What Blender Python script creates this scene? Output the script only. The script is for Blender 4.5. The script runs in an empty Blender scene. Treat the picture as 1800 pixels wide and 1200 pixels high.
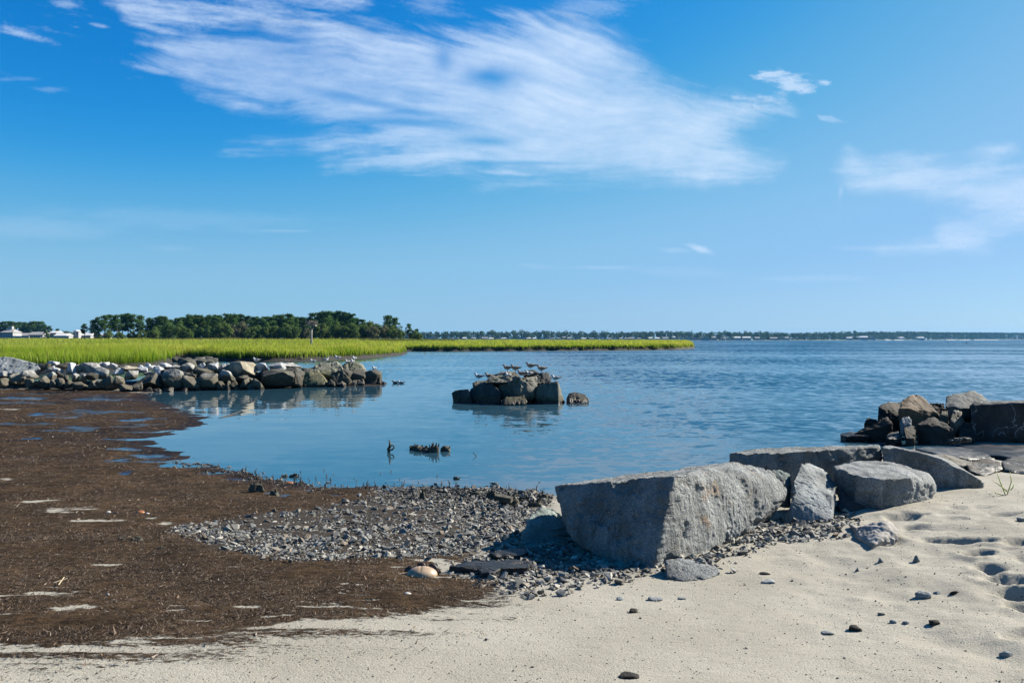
import bpy, bmesh, math, random
import numpy as np
from mathutils import Vector

# ------------------------------------------------------------------ camera, sky, sun, exposure
R = math.radians
SC = bpy.context.scene
COL = SC.collection
H, F, HY = 2.2, 1400.0, 596.5            # eye height above the water, focal length and horizon row (1800 px wide picture)
cam_d = bpy.data.cameras.new('camera')
cam_d.sensor_width = 36.0
cam_d.lens = 28.0
cam_d.clip_start = 0.05
cam_d.clip_end = 200000
cam = bpy.data.objects.new('camera', cam_d)
cam.location = (0, 0, H)
cam.rotation_euler = (R(90) - 3.5 / F, 0, 0)
COL.objects.link(cam)
SC.camera = cam

SUN_EL, SUN_AZ = 34.0, 66.0               # azimuth clockwise from +Y (the view direction)
EXPOSURE = 1.25
SKY_STRENGTH = 0.05
SUN_STRENGTH = 5.0
SC.view_settings.view_transform = 'Standard'
SC.view_settings.look = 'None'
SC.view_settings.gamma = 1.0
SC.view_settings.use_curve_mapping = False
SC.view_settings.exposure = EXPOSURE
SC.cycles.max_bounces = 6
SC.cycles.transparent_max_bounces = 12
SC.cycles.volume_bounces = 0
SC.cycles.caustics_reflective = False
SC.cycles.caustics_refractive = False


class NT:
    """small helper for node trees"""
    def __init__(s, tree):
        s.t = tree
        s.n = tree.nodes
        s.l = tree.links

    def add(s, typ, **kw):
        n = s.n.new(typ)
        for k, v in kw.items():
            setattr(n, k, v)
        return n

    def put(s, sock, v):
        if v is None:
            return
        if hasattr(v, 'is_output'):
            s.l.new(v, sock)
        elif isinstance(v, (tuple, list)) and len(v) == 3 and sock.type == 'RGBA':
            sock.default_value = (*v, 1)
        else:
            sock.default_value = v

    def math(s, op, a, b=None, c=None, clamp=False):
        n = s.add('ShaderNodeMath', operation=op, use_clamp=clamp)
        for i, v in enumerate((a, b, c)):
            if v is not None:
                s.put(n.inputs[i], v)
        return n.outputs[0]

    def vmath(s, op, a, b=None):
        n = s.add('ShaderNodeVectorMath', operation=op)
        s.put(n.inputs[0], a)
        if b is not None:
            s.put(n.inputs[1], b)
        return n.outputs['Value'] if op in ('DOT_PRODUCT', 'LENGTH') else n.outputs[0]

    def mix(s, fac, a, b):
        n = s.add('ShaderNodeMix', data_type='RGBA')
        s.put(n.inputs[0], fac)
        s.put(n.inputs[6], a)
        s.put(n.inputs[7], b)
        return n.outputs[2]

    def mul(s, a, b, fac=1.0):
        n = s.add('ShaderNodeMix', data_type='RGBA', blend_type='MULTIPLY')
        s.put(n.inputs[0], fac)
        s.put(n.inputs[6], a)
        s.put(n.inputs[7], b)
        return n.outputs[2]

    def noise(s, vec, scale, detail=3.0, rough=0.55, dist=0.0):
        n = s.add('ShaderNodeTexNoise')
        s.put(n.inputs['Vector'], vec)
        n.inputs['Scale'].default_value = scale
        n.inputs['Detail'].default_value = detail
        n.inputs['Roughness'].default_value = rough
        n.inputs['Distortion'].default_value = dist
        return n.outputs['Fac']

    def voro(s, vec, scale, feature='F1', out='Distance'):
        n = s.add('ShaderNodeTexVoronoi', feature=feature)
        s.put(n.inputs['Vector'], vec)
        n.inputs['Scale'].default_value = scale
        return n.outputs[out]

    def rng(s, v, a, b, c=0.0, d=1.0, smooth=True):
        n = s.add('ShaderNodeMapRange', interpolation_type='SMOOTHSTEP' if smooth else 'LINEAR')
        s.put(n.inputs[0], v)
        for i, x in enumerate((a, b, c, d)):
            s.put(n.inputs[i + 1], x)
        return n.outputs[0]

    def mapping(s, vec, scale=(1, 1, 1), rot=(0, 0, 0), loc=(0, 0, 0)):
        n = s.add('ShaderNodeMapping')
        s.put(n.inputs[0], vec)
        n.inputs['Location'].default_value = loc
        n.inputs['Rotation'].default_value = rot
        n.inputs['Scale'].default_value = scale
        return n.outputs[0]

    def bump(s, h, strength=0.5, dist=0.02, normal=None):
        n = s.add('ShaderNodeBump')
        s.put(n.inputs['Strength'], strength)
        n.inputs['Distance'].default_value = dist
        s.put(n.inputs['Height'], h)
        if normal is not None:
            s.put(n.inputs['Normal'], normal)
        return n.outputs[0]


def build_world():
    w = bpy.data.worlds.new('World')
    SC.world = w
    w.use_nodes = True
    t = NT(w.node_tree)
    t.n.clear()
    out = t.add('ShaderNodeOutputWorld')
    bg = t.add('ShaderNodeBackground')
    bg.inputs['Strength'].default_value = SKY_STRENGTH
    t.l.new(bg.outputs[0], out.inputs[0])
    sky = t.add('ShaderNodeTexSky', sky_type='NISHITA')
    sky.sun_disc = False
    sky.sun_elevation = R(SUN_EL)
    sky.sun_rotation = R(SUN_AZ)
    sky.air_density = 0.8
    sky.dust_density = 0.35
    sky.ozone_density = 1.5
    # one tone curve over the whole sky: the photograph's azure
    sc_ = t.add('ShaderNodeVectorMath', operation='SCALE')
    t.l.new(sky.outputs[0], sc_.inputs[0])
    sc_.inputs['Scale'].default_value = 0.1
    cv = t.add('ShaderNodeRGBCurve')
    for ch, pts in enumerate((((0, 0), (.12, .008), (.167, .028), (.23, .115), (.345, .245), (.48, .29), (.63, .345), (1, .46)),
                              ((0, 0), (.206, .216), (.27, .305), (.354, .425), (.50, .53), (.67, .565), (1, .69)),
                              ((0, 0), (.20, .34), (.358, .64), (.44, .725), (.56, .765), (.70, .83), (1, .95)))):
        c = cv.mapping.curves[ch]
        c.points[0].location, c.points[1].location = pts[0], pts[-1]
        for p in pts[1:-1]:
            c.points.new(*p)
    cv.mapping.update()
    t.l.new(sc_.outputs[0], cv.inputs['Color'])
    sc2 = t.add('ShaderNodeVectorMath', operation='SCALE')
    t.l.new(cv.outputs[0], sc2.inputs[0])
    sc2.inputs['Scale'].default_value = 8.4
    col = sc2.outputs[0]
    t.l.new(col, bg.inputs['Color'])


build_world()
sun_vec = Vector((math.sin(R(SUN_AZ)) * math.cos(R(SUN_EL)), math.cos(R(SUN_AZ)) * math.cos(R(SUN_EL)), math.sin(R(SUN_EL))))
sd = bpy.data.lights.new('sun', 'SUN')
sd.energy = SUN_STRENGTH
sd.angle = R(0.53)
sd.color = (1.0, 0.93, 0.81)
sun = bpy.data.objects.new('sun', sd)
sun.rotation_euler = (-sun_vec).to_track_quat('-Z', 'Y').to_euler()
sun.location = sun_vec * 60
COL.objects.link(sun)


# ------------------------------------------------------------------ helpers
def at(px, py, Y):
    return np.array([(px - 900) / F * Y, Y, H - (py - HY) / F * Y])


def tag(o, label=None, cat=None, group=None, kind=None):
    if label: o['label'] = label
    if cat: o['category'] = cat
    if group: o['group'] = group
    if kind: o['kind'] = kind
    return o


def empty(name, loc, rz=0.0):
    o = bpy.data.objects.new(name, None)
    o.empty_display_size = 0.1
    o.location = loc
    o.rotation_euler = (0, 0, rz)
    COL.objects.link(o)
    return o


def mesh_np(name, V, Fc, smooth=True, attrs=None):
    """V (n,3); Fc (m,k) all faces with k corners, or a list of such arrays"""
    me = bpy.data.meshes.new(name)
    arrs = [np.asarray(a, dtype=np.int32) for a in (Fc if isinstance(Fc, list) else [Fc])]
    idx = np.concatenate([a.ravel() for a in arrs])
    tot = np.concatenate([np.full(len(a), a.shape[1], dtype=np.int32) for a in arrs])
    st = np.concatenate([[0], np.cumsum(tot)[:-1]]).astype(np.int32)
    me.vertices.add(len(V))
    me.vertices.foreach_set('co', np.ascontiguousarray(V, dtype=np.float32).ravel())
    me.loops.add(len(idx))
    me.loops.foreach_set('vertex_index', idx)
    me.polygons.add(len(tot))
    me.polygons.foreach_set('loop_start', st)
    me.polygons.foreach_set('loop_total', tot)
    me.polygons.foreach_set('use_smooth', np.full(len(tot), smooth))
    me.update(calc_edges=True)
    for k, a in (attrs or {}).items():
        if a.ndim == 1:
            at_ = me.attributes.new(k, 'FLOAT', 'POINT')
            at_.data.foreach_set('value', np.ascontiguousarray(a, dtype=np.float32))
        else:
            at_ = me.attributes.new(k, 'FLOAT_COLOR', 'POINT')
            rgba = np.ones((len(a), 4), dtype=np.float32)
            rgba[:, :3] = a
            at_.data.foreach_set('color', rgba.ravel())
    return me


def obj(name, me, mat=None, parent=None, loc=None):
    o = bpy.data.objects.new(name, me)
    if mat and not me.materials:
        me.materials.append(mat)
    if parent: o.parent = parent
    if loc is not None: o.location = loc
    COL.objects.link(o)
    return o


class MB:
    """collects simple solids into one mesh"""
    def __init__(s):
        s.v, s.f = [], []

    def add(s, V, Fc):
        b = len(s.v)
        s.v += [tuple(map(float, p)) for p in V]
        s.f += [[i + b for i in f] for f in Fc]
        return s

    def box(s, x0, x1, y0, y1, z0, z1):
        return s.add([(x0, y0, z0), (x1, y0, z0), (x1, y1, z0), (x0, y1, z0), (x0, y0, z1), (x1, y0, z1), (x1, y1, z1), (x0, y1, z1)],
                     [(0, 3, 2, 1), (4, 5, 6, 7), (0, 1, 5, 4), (1, 2, 6, 5), (2, 3, 7, 6), (3, 0, 4, 7)])

    def tube(s, pts, rad, n=6, flat=None):
        pts = [np.array(p, float) for p in pts]
        rad = rad if isinstance(rad, (list, tuple)) else [rad] * len(pts)
        V = []
        for i, p in enumerate(pts):
            tg = pts[min(i + 1, len(pts) - 1)] - pts[max(i - 1, 0)]
            tg = tg / (np.linalg.norm(tg) + 1e-9)
            a = np.array([0, 1.0, 0]) if abs(tg[1]) < 0.9 else np.array([1.0, 0, 0])
            u = np.cross(tg, a); u /= np.linalg.norm(u)
            w = np.cross(tg, u)
            ru, rw = rad[i] if isinstance(rad[i], (list, tuple)) else (rad[i], rad[i])
            for k in range(n):
                an = 2 * math.pi * k / n
                V.append(p + u * math.cos(an) * ru + w * math.sin(an) * rw)
        Fc = []
        for i in range(len(pts) - 1):
            for k in range(n):
                k2 = (k + 1) % n
                Fc.append((i * n + k, i * n + k2, (i + 1) * n + k2, (i + 1) * n + k))
        Fc.append(tuple(range(n))[::-1])
        Fc.append(tuple((len(pts) - 1) * n + k for k in range(n)))
        return s.add(V, Fc)

    def mesh(s, name, smooth=False):
        me = bpy.data.meshes.new(name)
        me.from_pydata(s.v, [], s.f)
        if smooth:
            me.polygons.foreach_set('use_smooth', [True] * len(me.polygons))
        me.update()
        return me

    def build(s, name, mat, parent=None, loc=None, smooth=False):
        return obj(name, s.mesh(name, smooth), mat, parent, loc)


_perm = np.random.RandomState(1234).permutation(4096).astype(np.int32)
_vals = np.random.RandomState(4321).rand(4096)


def _hash(ix, iy, iz, seed):
    h = _perm[(ix + seed * 131) & 4095]
    h = _perm[(h + iy) & 4095]
    return _vals[_perm[(h + iz) & 4095]]


def vnoise(p, seed=0):
    p = np.asarray(p, float) + 1000.37
    i = np.floor(p).astype(np.int32)
    f = p - i
    f = f * f * f * (f * (f * 6 - 15) + 10)
    r = 0
    for dx in (0, 1):
        for dy in (0, 1):
            for dz in (0, 1):
                w = (f[:, 0] if dx else 1 - f[:, 0]) * (f[:, 1] if dy else 1 - f[:, 1]) * (f[:, 2] if dz else 1 - f[:, 2])
                r = r + w * _hash(i[:, 0] + dx, i[:, 1] + dy, i[:, 2] + dz, seed)
    return r * 2 - 1


def fbm(p, octv=4, gain=0.5, seed=0):
    p = np.asarray(p, float)
    a, s, o = 1.0, 0, 0
    for k in range(octv):
        o = o + a * vnoise(p * 2.03 ** k + k * 17.3, seed + k)
        s += a
        a *= gain
    return o / s


def sstep(x, a, b):
    t = np.clip((x - a) / (b - a), 0, 1)
    return t * t * (3 - 2 * t)


def n2(X, Y, sc, octv=4, seed=0, sy=None, gain=0.5):
    """layered value noise over the ground plane"""
    x0, y0 = X * sc, Y * (sy or sc)
    a, s, o = 1.0, 0.0, 0.0
    for k in range(octv):
        f = 2.03 ** k
        x, y = x0 * f + k * 17.3 + 1000.37, y0 * f + k * 9.1 + 1000.37
        ix, iy = np.floor(x).astype(np.int32), np.floor(y).astype(np.int32)
        u, v = x - ix, y - iy
        u, v = u * u * (3 - 2 * u), v * v * (3 - 2 * v)
        p0, p1 = _perm[(ix + (seed + k) * 131) & 4095], _perm[(ix + 1 + (seed + k) * 131) & 4095]
        a0 = _vals[_perm[(p0 + iy) & 4095]]
        a1 = _vals[_perm[(p1 + iy) & 4095]]
        b0 = _vals[_perm[(p0 + iy + 1) & 4095]]
        b1 = _vals[_perm[(p1 + iy + 1) & 4095]]
        lo = a0 + (a1 - a0) * u
        hi = b0 + (b1 - b0) * u
        o = o + a * (2 * (lo + (hi - lo) * v) - 1)
        s += a
        a *= gain
    return o / s


def seg_dist(X, Y, poly, closed=False):
    pts = np.asarray(poly, float)
    segs = zip(pts, np.roll(pts, -1, 0)) if closed else zip(pts[:-1], pts[1:])
    best = np.full(X.shape, 1e18)
    for a, b in segs:
        d = b - a
        t = np.clip(((X - a[0]) * d[0] + (Y - a[1]) * d[1]) / (d @ d + 1e-12), 0, 1)
        best = np.minimum(best, (X - a[0] - t * d[0]) ** 2 + (Y - a[1] - t * d[1]) ** 2)
    return np.sqrt(best)


def inside(X, Y, poly):
    pts = np.asarray(poly, float)
    r = np.zeros(X.shape, bool)
    for a, b in zip(pts, np.roll(pts, -1, 0)):
        c = (a[1] > Y) != (b[1] > Y)
        with np.errstate(divide='ignore', invalid='ignore'):
            r ^= c & (X < (b[0] - a[0]) * (Y - a[1]) / (b[1] - a[1]) + a[0])
    return r


def sdist(X, Y, poly):
    d = seg_dist(X, Y, poly, True)
    return np.where(inside(X, Y, poly), d, -d)


def w0(px, py, z=0.0):
    Y = (H - z) * F / (py - HY)
    return ((px - 900) / F * Y, Y)


def resample(poly, step, closed=True, amp=0.0, sc=1.0, seed=0):
    pts = np.asarray(poly, float)
    o = []
    q = np.vstack([pts, pts[:1]]) if closed else pts
    for a, b in zip(q[:-1], q[1:]):
        n = max(1, int(np.linalg.norm(b - a) / step))
        for k in range(n):
            o.append(a + (b - a) * k / n)
    o = np.array(o)
    if amp:
        o = o + amp * np.stack([n2(o[:, 0], o[:, 1], sc, 4, seed), n2(o[:, 0], o[:, 1], sc, 4, seed + 9)], 1)
    return o


def lines(*segs):
    o = []
    for a, b, st in segs:
        o += list(np.arange(a, b, st))
    o.append(segs[-1][1])
    return np.array(o)


def grid_faces(nx, ny):
    i = np.arange(nx - 1)[None, :] + np.arange(ny - 1)[:, None] * nx
    return np.stack([i, i + 1, i + 1 + nx, i + nx], -1).reshape(-1, 4)


def material(name):
    m = bpy.data.materials.new(name)
    m.use_nodes = True
    t = NT(m.node_tree)
    b = t.n['Principled BSDF']
    return m, t, b


def simple_mat(name, c, rough=0.7, var=0.12, scale=6.0, c2=None, bump=0.0):
    m, t, b = material(name)
    co = t.add('ShaderNodeTexCoord').outputs['Object']
    n = t.noise(co, scale, 4, 0.6)
    ca = tuple(x * (1 - var) for x in c)
    cb = c2 or tuple(min(1, x * (1 + var)) for x in c)
    t.put(b.inputs['Base Color'], t.mix(t.rng(n, 0.3, 0.7), ca, cb))
    b.inputs['Roughness'].default_value = rough
    if bump:
        t.put(b.inputs['Normal'], t.bump(n, bump, 0.02))
    return m


# ------------------------------------------------------------------ cirrus
CLOUD_ALT = 6000.0


def soft_poly(X, Y, poly, soft, wob):
    """1 inside a cloud outline, fading over soft (outline in degrees-like sight-line units)"""
    d = sdist(X, Y, poly)
    return sstep(d + wob, -soft, soft)


def build_clouds():
    m, t, b = material('cirrus')
    t.n.remove(b)
    den = t.add('ShaderNodeAttribute', attribute_name='cover').outputs['Fac']
    tl = t.add('ShaderNodeBsdfTranslucent')
    t.put(tl.inputs[0], (0.35, 0.43, 0.53))
    df = t.add('ShaderNodeBsdfDiffuse')
    t.put(df.inputs[0], (0.42, 0.46, 0.5))
    mx0 = t.add('ShaderNodeMixShader')
    mx0.inputs[0].default_value = 0.12
    t.l.new(tl.outputs[0], mx0.inputs[1])
    t.l.new(df.outputs[0], mx0.inputs[2])
    tr = t.add('ShaderNodeBsdfTransparent')
    mx = t.add('ShaderNodeMixShader')
    t.l.new(den, mx.inputs[0])
    t.l.new(tr.outputs[0], mx.inputs[1])
    t.l.new(mx0.outputs[0], mx.inputs[2])
    t.l.new(mx.outputs[0], t.n['Material Output'].inputs[0])

    alt = [CLOUD_ALT]

    def sheet(x0, x1, y0, y1, step, fn, label):
        xs, ys = np.arange(x0, x1 + step, step), np.arange(y0, y1 + step, step)
        X, Y = [a.ravel() for a in np.meshgrid(xs, ys)]
        D = np.clip(fn(X.astype(float), Y.astype(float)), 0, 1)
        e = np.minimum.reduce([X - x0, x1 - X, Y - y0, y1 - Y]) / (8.0 * step)
        D = D * np.clip(e, 0, 1)
        u, v = (X - 900) / F, (HY - Y) / F
        alt.append(alt[-1] + 60.0)                                  # each bank at its own height
        V = np.stack([u / v, 1 / v, np.ones(len(X))], 1) * alt[-1]
        V[:, 2] += H
        Fq = grid_faces(len(xs), len(ys))
        keep = D[Fq].max(1) > 0.004
        Fq = Fq[keep]
        used = np.unique(Fq)
        remap = np.zeros(len(X), int)
        remap[used] = np.arange(len(used))
        o = obj('cirrus_cloud', mesh_np('cirrus_cloud', V[used], remap[Fq], True, {'cover': D[used]}), m)
        tag(o, label, 'cloud', kind='stuff')

    def fan(X, Y, cx, cy, k1, k2, seed, octv=6):
        """fibres drawn out towards one point"""
        Y = Y + 20 * n2(X, Y, 0.0045, 3, seed + 21) + 6 * n2(X, Y, 0.016, 3, seed + 22)
        dx = np.maximum(cx - X, 40)
        eta = (Y - cy) / (dx + 260) + 0.03 * n2(X, Y, 0.0035, 2, seed + 5)
        return fbm(np.stack([eta * k1, np.log(dx + 150) * k2, 0 * X], 1), octv, 0.62, seed)

    main = [(300, 92), (410, 62), (560, 50), (690, 62), (770, 62), (860, 36), (940, 26), (1010, 32), (1075, 58), (1112, 92), (1140, 125), (1190, 150),
            (1250, 168), (1310, 178), (1385, 186), (1392, 198), (1330, 206), (1288, 215), (1280, 250), (1320, 272), (1372, 288), (1350, 306), (1230, 322),
            (1100, 312), (960, 318), (840, 324), (752, 317), (850, 297), (720, 290), (580, 284), (700, 272), (560, 256), (400, 247), (500, 236), (640, 236),
            (520, 218), (415, 190), (500, 190), (420, 165), (340, 128)]

    def f_main(X, Y):
        w = 16 * n2(X, Y, 0.012, 5, 101, gain=0.6) + 7 * n2(X, Y, 0.05, 4, 102, gain=0.6)
        fib = fan(X, Y, 1480, 305, 34, 3.0, 103)
        fine = fan(X, Y, 1480, 305, 90, 5.0, 107, 5)
        left = sstep(X, 320, 900)
        right = sstep(X, 780, 1080)
        env = soft_poly(X, Y, main, 32, 0.8 * w - 6 + 60 * fib * (1.25 - right) + 10 * fine)
        hole = 1 - 0.92 * np.exp(-(((X - 862 - 0.4 * (Y - 135)) / 58) ** 2 + ((Y - 136 + 8 * n2(X, Y, 0.02, 3, 109)) / 21) ** 2))
        hole *= 1 - 0.6 * np.exp(-(((X - 780) / 18) ** 2 + ((Y - 105) / 26) ** 2))
        hole *= 1 - 0.7 * np.exp(-(((X - 850) / 60) ** 2 + ((Y - 248 - 0.02 * (X - 850)) / 9) ** 2))
        hole *= 1 - 0.7 * np.exp(-(((X - 720) / 90) ** 2 + ((Y - 216 - 0.10 * (X - 720)) / 8) ** 2))
        hole *= 1 - 0.7 * np.exp(-(((X - 900) / 110) ** 2 + ((Y - 287) / 4.5) ** 2))
        hole *= 1 - 0.55 * np.exp(-(((X - 640) / 120) ** 2 + ((Y - 178 - 0.22 * (X - 640)) / 9) ** 2))
        body = (0.40 + 0.17 * left + 0.10 * right) + (1.0 - 0.5 * right) * (fib * 0.52 + 0.12 * fine) + 0.42 * n2(X, Y, 0.007, 6, 108, sy=0.012, gain=0.62)
        body = body + 0.20 * np.exp(-(((X - 960) / 130) ** 2 + ((Y - 95) / 45) ** 2)) + 0.12 * np.exp(-(((X - 1130) / 160) ** 2 + ((Y - 250) / 60) ** 2))
        return 0.86 * env * hole * np.clip(body + 0.04, 0.03, 1.0)

    sheet(220, 1460, 6, 350, 2.5, f_main, 'large white cirrus cloud fanning across the middle of the sky')

    tip = [(1325, 133), (1375, 121), (1400, 134), (1452, 147), (1405, 158), (1355, 150)]
    tip2 = [(1290, 172), (1340, 168), (1388, 162), (1380, 176), (1330, 184)]

    def f_tip(X, Y):
        w = 5 * n2(X, Y, 0.06, 5, 111, gain=0.65)
        fine = n2(X, Y, 0.03, 5, 112, sy=0.12, gain=0.65)
        a = np.maximum(soft_poly(X, Y, tip, 8, w + 14 * fine), 0.8 * soft_poly(X, Y, tip2, 7, w + 12 * fine))
        c = [(1436, 203), (1460, 205), (1490, 217), (1460, 216), (1440, 211)]
        a = np.maximum(a, 0.5 * soft_poly(X, Y, c, 3, w * 0.7))
        return 0.7 * a * np.clip(0.65 + 1.3 * fine, 0, 1)

    sheet(1270, 1510, 110, 228, 2.0, f_tip, 'small bright wisp of cloud right of the large cirrus')

    rc = [(1470, 300), (1490, 258), (1520, 280), (1600, 286), (1680, 290), (1735, 266), (1775, 259), (1765, 275), (1730, 292), (1810, 306), (1960, 316), (2200, 330), (2250, 400),
          (1900, 412), (1800, 396), (1745, 418), (1735, 440), (1640, 443), (1550, 440), (1640, 420), (1650, 385), (1700, 362), (1620, 342), (1500, 330)]

    def f_right(X, Y):
        w = 14 * n2(X, Y, 0.014, 5, 121, gain=0.6)
        fib = n2(X, Y + 0.06 * X, 0.008, 6, 122, sy=0.04, gain=0.62)
        env = soft_poly(X, Y, rc, 22, w + 16 * fib)
        d = 0.64 * env * np.clip(0.72 + 0.75 * fib, 0.05, 1)
        k = np.exp(-(((X - 1478 + 0.15 * (Y - 335)) / 4) ** 2 + ((Y - 335) / 13) ** 2)) * 0.25
        return np.maximum(d, k)

    sheet(1420, 2260, 236, 458, 3.0, f_right, 'thin pale cirrus veil low on the right of the sky')

    ul = [(185, -10), (200, -70), (600, -90), (650, 12), (610, 34), (520, 46), (420, 42), (350, 62), (300, 78), (250, 55)]

    def f_ul(X, Y):
        w = 16 * n2(X, Y, 0.02, 5, 131, gain=0.62)
        fib = n2(X, Y - 0.12 * X, 0.007, 6, 132, sy=0.055, gain=0.68)
        env = soft_poly(X, Y, ul, 18, w + 18 * fib)
        a = 0.62 * env * np.clip(0.55 + 1.3 * fib, 0.0, 1)
        for cx, cy, sx, sy, am, sl in ((45, 62, 60, 9, .5, .25), (112, 8, 32, 7, .4, .1), (175, 46, 22, 3.5, .4, .15), (270, 124, 45, 7, .33, .2), (95, 158, 30, 5, .2, 0),
                                       (760, 8, 60, 18, .25, .2), (1040, 12, 90, 20, .26, -.1), (20, 140, 40, 4, .15, 0), (660, 40, 60, 14, .2, .2)):
            q = np.exp(-(((X - cx) / sx) ** 2 + ((Y - cy - sl * (X - cx)) / sy) ** 2))
            a = np.maximum(a, am * sstep(q + 0.75 * n2(X, Y - 0.2 * X, 0.02, 6, 133, sy=0.13, gain=0.68), 0.22, 1.15))
        return a

    sheet(-120, 1180, -100, 176, 2.8, f_ul, 'ragged cirrus wisps along the upper left of the sky')

    def f_low(X, Y):
        a = 0 * X
        for cx, cy, sx, sy, am, sl in ((1228, 437, 24, 7, .62, .25), (1190, 440, 34, 3.5, .35, 0), (1060, 470, 60, 3, .2, 0), (1420, 490, 120, 5, .2, 0), (940, 468, 40, 3, .12, .1),
                                       (300, 385, 300, 22, .10, .03), (500, 405, 60, 3, .18, 0), (60, 400, 160, 26, .14, 0), (1200, 478, 90, 12, .10, 0), (300, 437, 50, 6, .08, 0), (1520, 436, 70, 4, .16, 0), (1000, 335, 50, 3, .16, 0)):
            q = np.exp(-(((X - cx) / sx) ** 2 + ((Y - cy - sl * (X - cx)) / sy) ** 2))
            a = np.maximum(a, am * sstep(q + 0.4 * n2(X, Y, 0.018, 5, 143, sy=0.09, gain=0.65), 0.15, 1.0))
        return a

    sheet(-200, 1620, 326, 512, 4.0, f_low, 'faint thin streaks of high cloud low over the horizon')

    def f_high(X, Y):
        fib = n2(X, Y - 0.1 * X, 0.0022, 6, 151, sy=0.008, gain=0.62)
        return 0.45 * sstep(fib, 0.12, 0.6)

    sheet(-2600, 3600, -1500, -110, 24, f_high, 'high cirrus streaks overhead')


build_clouds()

# ------------------------------------------------------------------ beach terrain
SHORE_PX = [(245, 700), (281, 711), (320, 722), (355, 735), (340, 748), (294, 761), (245, 772), (256, 785), (294, 800), (340, 812),
            (383, 822), (424, 832), (457, 840), (505, 849), (560, 852), (640, 855), (720, 857), (800, 858), (900, 861), (960, 866),
            (1100, 862), (1250, 846), (1400, 822), (1500, 800), (1560, 792), (1640, 787), (1700, 790)]
shore = [w0(*p) for p in SHORE_PX]
shore_line = [(-15.2, 33.6)] + shore + [(9.6, 17.6), (14, 19), (26, 24), (80, 40)]
LAND = [(-15.2, 33.6), (-15.5, 36.2), (-26, 36.0), (-90, 38)] + [(-90, -40), (80, -40), (80, 40)] + shore_line[::-1][1:-1]
JETTY = [(-36.0, 34.4), (-21.5, 34.4), (-14.5, 35.0), (-6.6, 38.3)]
FOOT = [  # dents in the soft sand: column, row, half length, half width, turn, depth
    (1592, 908, .22, .15, .4, .11), (1612, 930, .17, .10, -.5, .07), (1685, 951, .27, .11, -.25, .10), (1720, 976, .15, .10, .5, .09),
    (1742, 1003, .13, .09, .3, .07), (1768, 1022, .20, .12, -.35, .11), (1790, 1044, .13, .10, .1, .09), (1796, 952, .16, .12, .3, .09),
    (1815, 1070, .16, .12, .2, .09), (1765, 905, .15, .10, .2, .05), (1660, 915, .2, .12, .2, .035), (1700, 890, .25, .15, .1, .035),
    (1560, 955, .15, .1, .4, .04), (1795, 1122, .12, .08, .2, .05), (1830, 980, .2, .12, .2, .07)]


def terrain_base(X, Y):
    dl = seg_dist(X, Y, shore_line)
    ins = inside(X, Y, LAND)
    d = np.where(ins, dl, -dl)
    z = np.where(d > 0, 0.030 * np.minimum(d, 5) + 0.052 * np.clip(d - 5, 0, 9) + 0.02 * np.clip(d - 14, 0, 30), np.maximum(0.10 * d, -1.3))
    z = z + 0.30 * np.exp(-(((X - 6.6) / 3.4) ** 2 + ((Y - 8.2) / 2.6) ** 2))
    jd = seg_dist(X, Y, JETTY)
    z = np.maximum(z, np.interp(X, [-16, -12.5], [0.72, 0.15]) * np.exp(-(jd / 0.75) ** 2) - 0.1)
    left = sstep(-X, 4.0, 9.0)
    z = np.where(ins, z * (1 - 0.35 * left), z)
    return z, d


def ghit(px, py, off=0.0):
    """where the sight line through a pixel meets the beach"""
    Ys = np.arange(2.2, 60, 0.02)
    X = (px - 900) / F * Ys
    zr = H - (py - HY) / F * Ys
    z, _ = terrain_base(X, Ys)
    z = np.maximum(z, 0.0)
    k = np.argmax(zr <= z + off)
    return np.array([X[k], Ys[k], z[k]])


foot_w = [(ghit(a, b), hl, hw, tn, dp) for a, b, hl, hw, tn, dp in FOOT]


def terrain(X, Y):
    z, d = terrain_base(X, Y)
    near = np.exp(-((Y - 5) / 14) ** 2)
    z = z + 0.012 * n2(X, Y, 0.9, 4, 3) * sstep(d, -3, 1) + 0.016 * n2(X, Y, 0.35, 3, 5) * sstep(d, -0.5, 3)
    # flats: hummocks of weed and shallow channels
    flat = sstep(-X, 2.0, 6.0) * sstep(Y, 9, 14)
    z = z + flat * (0.030 * n2(X, Y, 0.9, 5, 8, sy=1.5) + 0.012 * n2(X, Y, 5.0, 3, 9, sy=6))
    z = z + 0.022 * n2(X, Y, 1.8, 5, 18, gain=0.6) * np.exp(-(d / 0.9) ** 2)
    # drifted sand on the right
    soft = sstep(X, 1.2, 3.2) * sstep(-Y, -13, -9.5)
    z = z + soft * near * (0.045 * n2(X, Y, 1.3, 3, 21) + 0.026 * n2(X, Y, 3.6, 4, 22))
    for g, hl, hw, tn, dp in foot_w:
        sel = np.nonzero((np.abs(X - g[0]) < 1.0) & (np.abs(Y - g[1]) < 1.0))[0]
        if len(sel) == 0: continue
        dx, dy = X[sel] - g[0], Y[sel] - g[1]
        a = (dx * math.cos(tn) + dy * math.sin(tn)) / hl
        b = (-dx * math.sin(tn) + dy * math.cos(tn)) / hw
        wob = 0.5 * n2(X[sel], Y[sel], 7, 4, 31)
        r = np.sqrt(a * a + b * b) + wob
        z[sel] += -0.85 * dp * np.exp(-np.clip(r, 0, 5) ** 4) + dp * 0.24 * np.exp(-((r - 1.35) / 0.35) ** 2) * (0.5 + 0.9 * n2(X[sel], Y[sel], 6, 3, 33))
    return z, d


def zt(x, y):
    return float(terrain(np.array([float(x)]), np.array([float(y)]))[0][0])


def gp(px, py):
    g = ghit(px, py)
    return np.array([g[0], g[1], zt(g[0], g[1])])


def gpoly(pts):
    return [tuple(ghit(*p)[:2]) for p in pts]


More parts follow.
